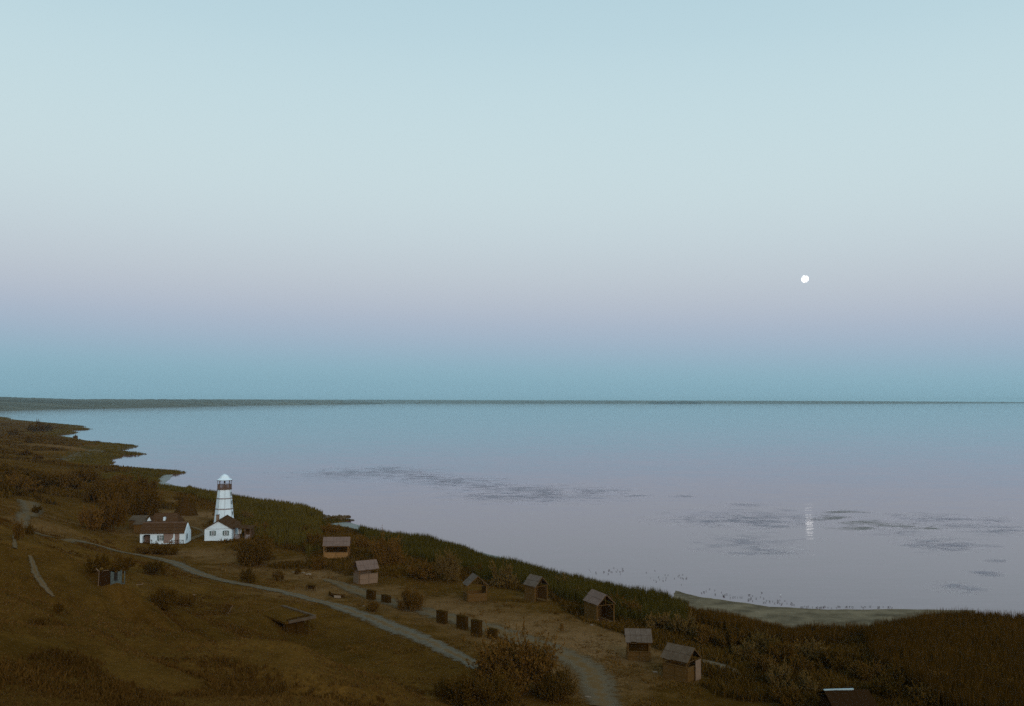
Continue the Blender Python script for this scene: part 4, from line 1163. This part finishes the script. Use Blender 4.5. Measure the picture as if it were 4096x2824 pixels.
def crown_mesh(seed, mat, n=6500, lobes=18, leaf=.036):
    """leaves on many uneven clumps, with thin upright shoots breaking the outline"""
    r = np.random.default_rng(seed)
    lc = []; lr = []
    for i in range(lobes):
        a = r.random() * 2 * np.pi; d = .8 * np.sqrt(r.random()); z = .12 + .62 * r.random() * (1.1 - .75 * d * d)
        lc.append((d * np.cos(a), d * np.sin(a), z)); lr.append(.11 + .2 * r.random() ** 1.5)
    lc.append((.1 * r.normal(), .1 * r.normal(), .38)); lr.append(.33)
    lc = np.array(lc); lr = np.array(lr)
    ns = int(n * .5); nb_ = n - ns
    k = r.choice(len(lr), nb_, p=lr ** 2 / (lr ** 2).sum())
    d = r.normal(size=(nb_, 3)); d /= np.linalg.norm(d, axis=1)[:, None]
    C = lc[k] + d * (lr[k] * (.55 + .55 * r.random(nb_)))[:, None] * np.array([1, 1, .85])
    tone = np.clip(.25 + .5 * r.random(len(lr))[k] + .3 * (r.random(nb_) - .5), 0, 1)
    nsh = max(30, ns // 26)
    sk = r.integers(0, len(lr), nsh)
    base = lc[sk] + r.normal(size=(nsh, 3)) * .5 * lr[sk][:, None]
    out = base - np.array([0, 0, -.1]); dirv = np.stack([base[:, 0] * .55, base[:, 1] * .55, np.full(nsh, .5)], -1) + r.normal(size=(nsh, 3)) * .16
    dirv /= np.linalg.norm(dirv, axis=1)[:, None]
    ln = .18 + .32 * r.random(nsh) ** 1.5
    si = r.integers(0, nsh, ns); tt = r.random(ns)
    Cs = base[si] + dirv[si] * (ln[si] * tt)[:, None] + r.normal(size=(ns, 3)) * (.022 * (1.2 - tt))[:, None]
    ts = np.clip(.35 + .45 * r.random(nsh)[si] + .15 * tt, 0, 1)
    C = np.concatenate([C, Cs]); tone = np.concatenate([tone, ts])
    C[:, 2] = np.abs(C[:, 2]) * .97
    U = r.normal(size=(n, 3)); U[nb_:] = dirv[si] + .5 * U[nb_:]; U /= np.linalg.norm(U, axis=1)[:, None]
    Wd = r.normal(size=(n, 3)); Vv = np.cross(U, Wd); Vv /= np.linalg.norm(Vv, axis=1)[:, None]
    sz = leaf * (.5 + r.random(n)); sz[nb_:] *= .8
    return quads_mesh('foliage', C, U * sz[:, None], Vv * sz[:, None] * .5, mat, tone)

def stems_mesh(seed):
    r = random.Random(seed); mb = MB()
    for i in range(7):
        a = r.random() * 6.28; e = .35 + .35 * r.random()
        mid = (e * .45 * math.cos(a), e * .45 * math.sin(a), .3); end = (e * math.cos(a), e * math.sin(a), .55 + .3 * r.random())
        mb.bar((.04 * math.cos(a), .04 * math.sin(a), -.12), mid, .03, 5, .02); mb.bar(mid, end, .02, 5, .008)
    return mb.mesh('stems', M['bark'])
CR = {k: [crown_mesh(i * 7 + j, M[k]) for j in range(4)] for i, k in enumerate(('leaf_dark', 'leaf_brown', 'leaf_grey'))}
CRW = {k: [crown_mesh(50 + i * 7 + j, M[k], 17000, 42, .021) for j in range(2)] for i, k in enumerate(('leaf_dark', 'leaf_brown', 'leaf_grey'))}
ST = [stems_mesh(i) for i in range(4)]

def shrub(px, py, w, h, kind, label, group=None, name='shrub', fine=False, cat='shrub'):
    g = G(px, py); D = g[1]
    wm = w * D / F; hm = max(h * D / F, .35 * wm) * 1.05
    t_ = thing(name, label, cat, (g[0], g[1] + wm * .12, ground_at(g[0], g[1] + wm * .12)), random.uniform(0, 6.28), group)
    c = link('foliage', random.choice((CRW if fine else CR)[kind]), t_); kx = random.uniform(.88, 1.12); c.scale = (wm / 2 * kx, wm / 2 / kx, hm * random.uniform(.9, 1.05))
    s = link('stems', random.choice(ST), t_); s.scale = (wm / 2, wm / 2, hm)
    return t_

LD, LB, LG = 'leaf_dark', 'leaf_brown', 'leaf_grey'
SH = [  # px, py(base), width, height in photo pixels
 (1015, 2262, 165, 120, LB, 'large brown bush in front of the porch of the white house', 1),
 (645, 2218, 120, 46, LD, 'dark bush in front of the long white house', 1),
 (570, 2215, 70, 32, LB, 'low brown bush at the left front corner of the long house', 0),
 (990, 2330, 66, 62, LD, 'small dark round bush left of the pair above the gravel road', 0),
 (1105, 2322, 56, 44, LB, 'small brown bush right of the pair above the gravel road', 0),
 (1272, 2278, 64, 54, LD, 'dark round bush below the farthest plank shed', 0),
 (1190, 2296, 30, 24, LD, 'tiny dark bush beside pale stones in the yard', 0),
 (1545, 2262, 130, 120, LB, 'tall brown bush behind the tilted pink-roofed shed', 1),
 (1440, 2200, 70, 60, LB, 'brown bush right of the farthest plank shed', 0),
 (1255, 2205, 90, 80, LD, 'dark bush left of the farthest plank shed', 0),
 (1640, 2440, 115, 92, LB, 'brown bush standing in the row of dark boards', 1),
 (1490, 2446, 56, 42, LD, 'small dark bush on the verge of the gravel road', 0),
 (1790, 2322, 120, 105, LG, 'pale grey-leaved willow bush left of the narrow shed', 1),
 (2010, 2348, 130, 92, LG, 'pale grey-leaved bush between the narrow shed and the round-braced shed', 0),
 (1690, 2318, 130, 66, LD, 'dark wide bush below the reeds left of the willow', 0),
 (2060, 2772, 320, 225, LB, 'biggest brown bush at the bottom beside the yard road', 1),
 (1790, 2800, 130, 75, LD, 'dark bush at the bottom left of the biggest bush', 1),
 (2230, 2800, 190, 130, LB, 'brown bush at the bottom right of the biggest bush', 1),
 (1930, 2830, 260, 130, LD, 'dark bush at the bottom edge in front of the biggest bush', 1),
 (385, 2296, 95, 66, LD, 'left one of three dark bushes behind the small shack', 0),
 (490, 2290, 100, 72, LD, 'middle one of three dark bushes behind the small shack', 0),
 (610, 2298, 100, 60, LD, 'right one of three dark bushes behind the small shack', 0),
 (655, 2440, 120, 90, LD, 'dark bush on the slope below the gravel road bend', 1),
 (740, 2425, 80, 50, LB, 'brown bush beside the thin pole on the slope', 0),
 (232, 2452, 40, 52, LD, 'dark small bush alone on the near left spur', 0),
 (145, 2052, 48, 32, LD, 'dark round bush beside the pale bare path far left', 0),
 (115, 2140, 40, 50, LD, 'dark bush below the pale path on the left slope', 0),
 (70, 2160, 50, 90, LB, 'tall thin brown bush on the left slope', 0),
 (440, 2125, 130, 150, LD, 'tall dark thicket bush left of the long white house', 1),
 (360, 2118, 90, 100, LB, 'brown bush left of the tall thicket bush on the slope', 0),
 (560, 2060, 150, 110, LD, 'dark bush on the slope above the long white house', 1),
 (470, 2030, 150, 115, LD, 'dark bush in the middle of the thicket on the slope', 1),
 (380, 2010, 130, 90, LB, 'brown bush in the thicket left of the darkest bushes', 0),
 (560, 1975, 120, 70, LD, 'dark bush behind the thicket near the cove', 0),
 (60, 1965, 130, 80, LB, 'brown bush at the left edge of the photo on the slope', 0),
 (160, 1950, 130, 75, LD, 'dark bush on the slope second from the left edge', 0),
 (260, 1960, 130, 80, LB, 'brown wide bush on the slope above the bare path', 0),
 (330, 1930, 110, 60, LD, 'dark bush on the slope inland of the long reed spit', 0),
 (975, 2090, 80, 45, LG, 'pale bush right of the foot of the lighthouse', 0),
 (1040, 2130, 70, 40, LB, 'brown bush behind the porch beside the reeds', 0),
 (1200, 2145, 110, 40, LD, 'dark low bush between the porch and the stone breakwater', 0),
 (1320, 2140, 100, 50, LB, 'brown bush behind the farthest plank shed by the reeds', 0),
 (1900, 2310, 60, 50, LD, 'dark bush behind the narrow shed', 0),
 (2250, 2360, 80, 60, LG, 'grey-leaved bush right of the round-braced shed', 0),
 (2310, 2400, 70, 50, LG, 'grey-leaved bush left of the tall open shed', 0),
 (2520, 2480, 110, 80, LB, 'brown bush right of the tall open shed', 0),
 (2470, 2440, 80, 60, LD, 'dark bush behind the tall open shed', 0),
]
for a in SH: shrub(*a[:6], fine=bool(a[6]))
# far slope: trees and bushes on the coast at left
for px, py, w, h, lab in ((128, 1728, 40, 34, 'left dark tree of the grove on the far reed spit'), (158, 1728, 46, 46, 'tallest dark tree of the grove on the far reed spit'), (188, 1728, 36, 36, 'right dark tree of the grove on the far reed spit'),
                          (300, 1757, 18, 22, 'small pointed tree on the far point of land'), (385, 1772, 28, 10, 'low bush on the tip of the far point of land')):
    shrub(px, py, w, h, LD, lab, 'trees on the far left coast', 'tree' if h > 15 else 'shrub', cat='tree' if h > 15 else 'shrub')
ORD = 'leftmost second third fourth fifth sixth seventh eighth ninth tenth eleventh twelfth thirteenth fourteenth fifteenth sixteenth seventeenth eighteenth nineteenth twentieth twenty-first twenty-second'.split()
def nth(i): return 'leftmost bush' if i == 0 else ORD[i] + ' bush from the left'
for i_, (px, py, w, h) in enumerate(sorted(((52, 1744, 44, 30), (112, 1772, 30, 30), (95, 1822, 60, 24), (150, 1836, 46, 22), (215, 1802, 40, 14), (20, 1915, 90, 36), (480, 1930, 90, 34), (400, 1945, 70, 30)))):
    shrub(px, py, w, h, random.choice((LD, LD, LB)), nth(i_) + ' among the scattered ones on the far left slope', 'scattered bushes on the far left slope')
# thicket behind the reeds on the right
for i_, (px, py, w, h) in enumerate(sorted(((2640, 2520, 120, 80), (2740, 2545, 130, 90), (2830, 2580, 120, 80), (2930, 2600, 130, 90), (2990, 2640, 120, 70), (3060, 2610, 130, 90), (3130, 2660, 130, 90), (3230, 2640, 130, 80), (3200, 2700, 120, 80),
                     (3330, 2690, 140, 90), (3060, 2700, 120, 80), (3120, 2760, 130, 90), (3220, 2780, 120, 80), (3480, 2730, 150, 90), (3620, 2750, 150, 90), (3560, 2800, 160, 90), (3780, 2780, 170, 90), (3950, 2760, 160, 90), (4060, 2810, 160, 90), (3160, 2830, 150, 80), (3720, 2830, 160, 80), (3900, 2840, 160, 80)))):
    shrub(px, py, w, h, random.choice((LD, LD, LB, LB, LG)), nth(i_) + ' in the thicket behind the reeds at lower right', 'thicket behind the reeds')

# ------------------------------------------------------------------ reeds, weeds, grass
def scatter(N, a0, a1, r0, r1):
    a = np.radians(a0 + (a1 - a0) * rng.random(N)); r = np.exp(np.log(r0) + (np.log(r1) - np.log(r0)) * rng.random(N))
    return r * np.sin(a), r * np.cos(a), r

def tufts(name, x, y, z, hgt, wid, blades, mat, label, lean=.25, cat=None, dry=None):  # dry: added to the tone, higher values give lighter blades
    n = len(x)
    X = np.repeat(x, blades) + rng.normal(size=n * blades) * np.repeat(wid * 2.2, blades)
    Y = np.repeat(y, blades) + rng.normal(size=n * blades) * np.repeat(wid * 2.2, blades)
    Z = np.repeat(z, blades) - .08; hh = np.repeat(hgt, blades) * (.6 + .5 * rng.random(n * blades)); ww = np.repeat(wid, blades) * (.6 + .8 * rng.random(n * blades))
    an = rng.random(n * blades) * 2 * np.pi; ux, uy = np.cos(an), np.sin(an)
    lx_, ly_ = rng.normal(size=n * blades) * lean * hh, rng.normal(size=n * blades) * lean * hh
    b0 = np.stack([X - ux * ww * .5, Y - uy * ww * .5, Z], -1); b1 = np.stack([X + ux * ww * .5, Y + uy * ww * .5, Z], -1)
    m0 = np.stack([X + lx_ * .35 - ux * ww * .6, Y + ly_ * .35 - uy * ww * .6, Z + hh * .6], -1); m1 = np.stack([X + lx_ * .35 + ux * ww * .6, Y + ly_ * .35 + uy * ww * .6, Z + hh * .6], -1)
    tp = np.stack([X + lx_, Y + ly_, Z + hh], -1)
    v = np.stack([b0, b1, m1, m0, tp], 1).reshape(-1, 3)
    k = np.arange(n * blades) * 5
    tri = np.concatenate([np.stack([k, k + 1, k + 2], -1), np.stack([k, k + 2, k + 3], -1), np.stack([k + 3, k + 2, k + 4], -1)])
    me = np_mesh(name, v, tri, mat)
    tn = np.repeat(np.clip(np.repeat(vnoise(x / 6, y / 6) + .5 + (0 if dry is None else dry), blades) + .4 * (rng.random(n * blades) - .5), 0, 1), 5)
    a = me.attributes.new('tone', 'FLOAT', 'POINT'); a.data.foreach_set('value', tn.astype(np.float32))
    return tag(link(name, me), label, cat, None, 'stuff')

x, y, r = scatter(520000, -34, 36, 70, 2300)
sd = coast_sd(x, y)
pxs = 2048 + F * x / y
WX = [-400, 300, 560, 700, 760, 950, 1240, 1290, 1310, 1440, 1470, 1760, 2100, 2500, 2720, 2760, 3150, 3430, 3470, 3700, 4500]
WW = [24, 22, 20, 12, 14, 26, 34, 30, 3, 3, 14, 16, 15, 17, 17, 11, 9, 7, 22, 40, 45]
wd = np.interp(pxs, WX, WW) * (1 + .5 * vnoise(x / 8, y / 8))
ok = (sd > -1.0 + 1.2 * vnoise(x / 2, y / 2)) & (sd < wd) & (rng.random(len(x)) < 1 - .6 * np.clip(sd / wd, 0, 1) ** 3)
x, y, r, sd, pxs, wd = [q[ok] for q in (x, y, r, sd, pxs, wd)]
z = np.maximum(H(x, y, sd), -.3)
hgt = (2.3 + .5 * vnoise(x / 5, y / 5) + .35 * rng.random(len(x))) * np.where((pxs > 1290) & (pxs < 1445), .35, 1) * np.where((pxs < 760), .5, 1) * np.where((pxs > 2735) & (pxs < 3440), .9, 1) * np.where(pxs > 3480, 1.12, 1) * (.55 + .45 * smooth(-1, 2.5, sd))
wid = np.maximum(.07, r * .00055)
RG_ = [('far', -1e9, 500, 'reed', 'dark reeds fringing the far left spits'), ('spit', 500, 790, 'reed', 'olive green reeds on the long spit left of the lighthouse'), ('l', 790, 1290, 'reed', 'green reed bed behind and right of the lighthouse'),
       ('m', 1290, 2740, 'reed', 'green reed belt behind the row of plank sheds'), ('mud', 2740, 3450, 'reed_dark', 'brown reeds along the inner edge of the mud bank'), ('r', 3450, 1e9, 'reed_dark', 'tall brown reed bed at the right edge')]
for nm, a, b_, mt, lab in RG_:
    k = (pxs >= a) & (pxs < b_)
    tufts('reed_bed', x[k], y[k], z[k], hgt[k] * .95, wid[k] * (.72 if a >= 1290 else 1), 7 if a >= 1290 else 4, M[mt], lab, .1, 'reeds')
nre = len(x)

# tall weeds between reeds and village
x, y, r = scatter(190000, -20, 33, 75, 330)
sd = coast_sd(x, y); pxs = 2048 + F * x / y
lo = np.interp(pxs, WX, WW) * .7
hi = np.interp(pxs, [600, 1100, 1450, 1900, 2400, 2700, 3100, 3500, 4500], [30, 40, 30, 21, 20, 30, 44, 90, 120])
ok = (sd > lo) & (sd < hi * (1 + .5 * vnoise(x / 7, y / 7)))
x, y, r, sd, pxs = [q[ok] for q in (x, y, r, sd, pxs)]
z = H(x, y, sd)
bad = np.zeros(len(x), bool)
def near_tracks(x, y, extra=0.3):
    bad = np.zeros(len(x), bool)
    for T_ in TRACKS:
        t2 = T_[::2]
        for i in range(0, len(x), 20000):
            d = np.hypot(x[i:i + 20000, None] - t2[None, :, 0], y[i:i + 20000, None] - t2[None, :, 1]) - t2[None, :, 2] * .42
            bad[i:i + 20000] |= (d.min(1) < extra)
    return bad
SHEDS = [(cone.location.x + a_ * 4, cone.location.y + b_ * 5) for a_ in (-2, -1, 0, 1, 2) for b_ in (-3, -2, -1, 0, 1, 2, 3)] + [(o.location.x, o.location.y) for o in COL.objects if o.parent is None and o.get('category') in ('shed', 'house', 'lighthouse')]
for sx, sy in SHEDS: bad |= np.hypot(x - sx, y - sy) < 3.0
bad |= near_tracks(x, y)
k = ~bad
tufts('tall_weeds', x[k], y[k], z[k], .5 + .8 * (vnoise(x[k] / 4, y[k] / 4) + .5), np.maximum(.08, r[k] * .0008), 3, M['leaf_dark'], 'dark brown tall weeds between the reeds and the yard', .3, 'weeds')

# weeds dotted over the yard
x, y, r = scatter(60000, -24, 18, 80, 270)
sd = coast_sd(x, y)
ok = (sd > 10) & (vnoise(x / 3.1, y / 3.1) + .8 * vnoise(x / 1.1, y / 1.1) + .5 * vnoise(x / 11, y / 11) > .3)
x, y, r, sd = [q[ok] for q in (x, y, r, sd)]
ok = ~near_tracks(x, y, .1)
for sx, sy in SHEDS: ok &= np.hypot(x - sx, y - sy) > 2.2
x, y, r, sd = [q[ok] for q in (x, y, r, sd)]
z = H(x, y, sd); ok = z < 5.2
x, y, r, z = [q[ok] for q in (x, y, r, z)]
tufts('yard_weeds', x, y, z, .16 + .22 * rng.random(len(x)), np.maximum(.06, r * .0007), 4, M['leaf_brown'], 'low brown weeds dotted over the yard between the sheds', .6, 'weeds')

# low scrub in patches on the far left slope
x, y, r = scatter(60000, -32, -14, 230, 1400)
sd = coast_sd(x, y)
ok = (sd > 14) & (vnoise(x / 45, y / 45) + .6 * vnoise(x / 16, y / 16) > .12)
x, y, r, sd = [q[ok] for q in (x, y, r, sd)]
ok = ~near_tracks(x, y, 2.0)
x, y, r, sd = [q[ok] for q in (x, y, r, sd)]
tufts('slope_scrub', x, y, H(x, y, sd), .7 + 1.1 * (vnoise(x / 9, y / 9) + .5), np.maximum(.2, r * .0011), 3, M['leaf_dark'], 'patchy low scrub on the far left slope', .35, 'scrub')

# hollows of the hillside, picked by curvature: taller growth in a darker colour
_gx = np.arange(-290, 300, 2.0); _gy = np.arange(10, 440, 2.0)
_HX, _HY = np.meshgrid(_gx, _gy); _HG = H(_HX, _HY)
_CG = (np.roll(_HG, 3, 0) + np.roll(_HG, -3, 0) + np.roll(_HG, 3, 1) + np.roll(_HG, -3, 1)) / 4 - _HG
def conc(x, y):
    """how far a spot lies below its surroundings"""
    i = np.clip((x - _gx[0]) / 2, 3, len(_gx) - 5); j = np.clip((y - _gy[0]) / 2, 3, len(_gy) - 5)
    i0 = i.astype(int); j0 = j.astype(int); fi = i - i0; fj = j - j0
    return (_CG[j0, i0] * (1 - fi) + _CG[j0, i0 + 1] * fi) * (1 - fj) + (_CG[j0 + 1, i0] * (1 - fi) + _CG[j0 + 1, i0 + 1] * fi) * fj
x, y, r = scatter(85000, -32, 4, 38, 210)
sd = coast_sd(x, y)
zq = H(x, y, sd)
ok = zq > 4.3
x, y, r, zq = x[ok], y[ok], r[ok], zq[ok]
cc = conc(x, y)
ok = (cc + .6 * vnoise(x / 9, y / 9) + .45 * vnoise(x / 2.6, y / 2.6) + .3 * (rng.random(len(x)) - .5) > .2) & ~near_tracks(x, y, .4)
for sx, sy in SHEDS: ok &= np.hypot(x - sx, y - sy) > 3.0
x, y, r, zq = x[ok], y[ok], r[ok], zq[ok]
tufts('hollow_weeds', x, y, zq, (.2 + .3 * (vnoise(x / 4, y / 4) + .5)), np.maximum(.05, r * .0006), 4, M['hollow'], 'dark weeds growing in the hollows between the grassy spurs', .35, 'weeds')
print('hollow', len(x))

# dry grass
x, y, r = scatter(285000, -32, 32, 30, 420)
sd = coast_sd(x, y)
den = vnoise(x / 6, y / 6) + vnoise(x / 2.2, y / 2.2) * .6 + .55
ok = (sd > 8) & (rng.random(len(x)) < den)
x, y, r, sd = [q[ok] for q in (x, y, r, sd)]
bad = near_tracks(x, y, 0.1)
for sx, sy in SHEDS: bad |= np.hypot(x - sx, y - sy) < 2.2
x, y, r, sd = [q[~bad] for q in (x, y, r, sd)]
z = H(x, y, sd)
hgt = np.where(z > 5, .17, .15) * (.6 + .9 * (vnoise(x / 5, y / 5 + 30) + .5))
crest = np.clip(-conc(x, y), -.6, 1.2)  # from curvature: grass toned lighter on crests, darker in hollows
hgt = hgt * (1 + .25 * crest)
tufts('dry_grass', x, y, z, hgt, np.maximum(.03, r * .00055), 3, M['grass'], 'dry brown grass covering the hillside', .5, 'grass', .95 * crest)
print('reeds', nre, 'grass', len(x))

# ------------------------------------------------------------------ weed floating on the bay
def weed(regs, mat, label, n=0):
    """soft-edged rafts of weed, thinning towards their rims"""
    vs = []; fs = []; ed = []
    i = 0
    for px, py, sx, sy in regs:
        for q in range(2):
            cx_, cy_ = px + random.gauss(0, sx * .35) * (q > 0), py + random.gauss(0, sy * .35) * (q > 0)
            kx, ky = sx * (2.0 if q == 0 else random.uniform(.7, 1.2)), sy * (2.3 if q == 0 else random.uniform(.9, 1.6))
            zz_ = .012 + .0004 * i; i += 1
            b0 = len(vs); c = P(cx_, cy_, zz_); vs.append(tuple(c)); ed.append(0.0)
            m_ = 22
            for k in range(m_):
                a = 2 * math.pi * k / m_; rr = random.uniform(.8, 1.2)
                p_ = P(cx_ + kx * rr * math.cos(a), cy_ + ky * rr * math.sin(a), zz_); vs.append(tuple(p_)); ed.append(1.0)
            for k in range(m_): fs.append((b0, b0 + 1 + k, b0 + 1 + (k + 1) % m_))
    me = np_mesh('floating_weed', vs, fs, mat)
    a = me.attributes.new('rim', 'FLOAT', 'POINT'); a.data.foreach_set('value', np.array(ed, np.float32))
    return tag(link('floating_weed', me), label, 'weed', None, 'stuff')
weed([(1550, 1888, 130, 12), (1400, 1900, 180, 14), (1700, 1905, 90, 8), (1760, 1918, 120, 8), (1550, 1872, 60, 4)], M['weed'], 'thin weed streaks on the water behind the lighthouse', 60)
weed([(2150, 1960, 200, 14), (2250, 1985, 170, 14), (2000, 1990, 170, 12), (1800, 1930, 160, 12), (2420, 1963, 70, 5), (1950, 1945, 90, 7)], M['weed'], 'broad patch of weed streaks in the middle of the bay', 110)
weed([(3000, 2070, 200, 18), (3060, 2100, 120, 10), (2900, 2085, 160, 10), (2980, 2020, 70, 5), (3000, 2170, 140, 22), (3080, 2210, 90, 10), (2740, 1985, 40, 3), (2550, 1982, 40, 3)], M['weed'], 'faint weed patches around the moon reflection', 110)
weed([(3340, 2070, 70, 5), (3480, 2090, 90, 6), (3620, 2105, 90, 6), (3380, 2046, 60, 4), (3420, 2112, 70, 6), (3700, 2112, 50, 4)], M['weed_dark'], 'dark weed streak right of the moon reflection', 70)
weed([(3650, 2060, 90, 6), (3750, 2080, 110, 8), (3920, 2080, 90, 8), (3880, 2105, 110, 8), (3600, 2130, 90, 8), (4000, 2125, 120, 10), (3800, 2180, 110, 16), (3720, 2170, 90, 12), (3830, 2195, 40, 4)], M['weed'], 'weed patches at the right side of the bay', 70)
weed([(3980, 2242, 30, 5), (3930, 2290, 45, 6), (3970, 2297, 35, 6), (3800, 2345, 60, 10), (3860, 2360, 50, 9)], M['weed'], 'small weed patches on the near water at right', 40)

# ------------------------------------------------------------------ waterbirds in the shallows
mb = MB()
prof = [(-.28, .02), (-.2, .07), (-.05, .11), (.1, .10), (.2, .05), (.24, .015)]
nb = 7
for xx, r_ in prof:
    for i in range(nb):
        a = 2 * math.pi * i / nb; mb.v.append((xx, r_ * math.cos(a), .28 + r_ * math.sin(a) * 1.1 + xx * .15))
for k in range(len(prof) - 1):
    for i in range(nb): mb.f.append((k * nb + i, k * nb + (i + 1) % nb, (k + 1) * nb + (i + 1) % nb, (k + 1) * nb + i))
mb.bar((.17, 0, .32), (.26, 0, .5), .045, 6, .03); mb.bar((.25, 0, .49), (.33, 0, .54), .05, 6, .045); mb.bar((.33, 0, .54), (.46, 0, .52), .018, 5, .006)
mb.bar((0, .04, -.08), (0, .04, .22), .014, 4); mb.bar((.03, -.04, -.08), (.02, -.04, .22), .014, 4)
BM = mb.mesh('waterbird', M['bird'])
BMW = BM.copy(); BMW.materials.clear(); BMW.materials.append(M['bird_white'])
spots = []
for i in range(22): spots.append((random.uniform(2350, 2500), 2282 + random.gauss(0, 6) + 8 * random.random()))
for i in range(20): spots.append((random.uniform(2580, 2760), 2312 + random.gauss(0, 10)))
for i in range(60):
    q = random.uniform(2800, 3180); spots.append((q, np.interp(q, [2800, 2920, 3080, 3200], [2378, 2396, 2418, 2426]) - abs(random.gauss(0, 10)) - 2))
for i in range(40): spots.append((random.uniform(3180, 3580), 2434 - abs(random.gauss(0, 4)) - 1))
for px, py in ((2585, 2291), (2713, 2306), (2747, 2311), (3047, 2372), (2725, 2340)): spots.append((px, py))
for px, py in spots:
    p = P(px, py, 0); o = link('waterbird', BM); s = random.uniform(.32, .5)
    o.location = (p[0], p[1], .02); o.scale = (s * 1.2, s * 1.2, s * .65); o.rotation_euler = (0, 0, random.uniform(0, 6.28))
    tag(o, 'small dark waterbird standing in the shallows off the reeds', 'bird', 'dark waterbirds in the shallows')
p = P(3122, 2384, 0); o = link('waterbird', BMW); o.location = (p[0], p[1], .03); o.scale = (.55,) * 3
tag(o, 'single white waterbird standing off the mud bank', 'bird')
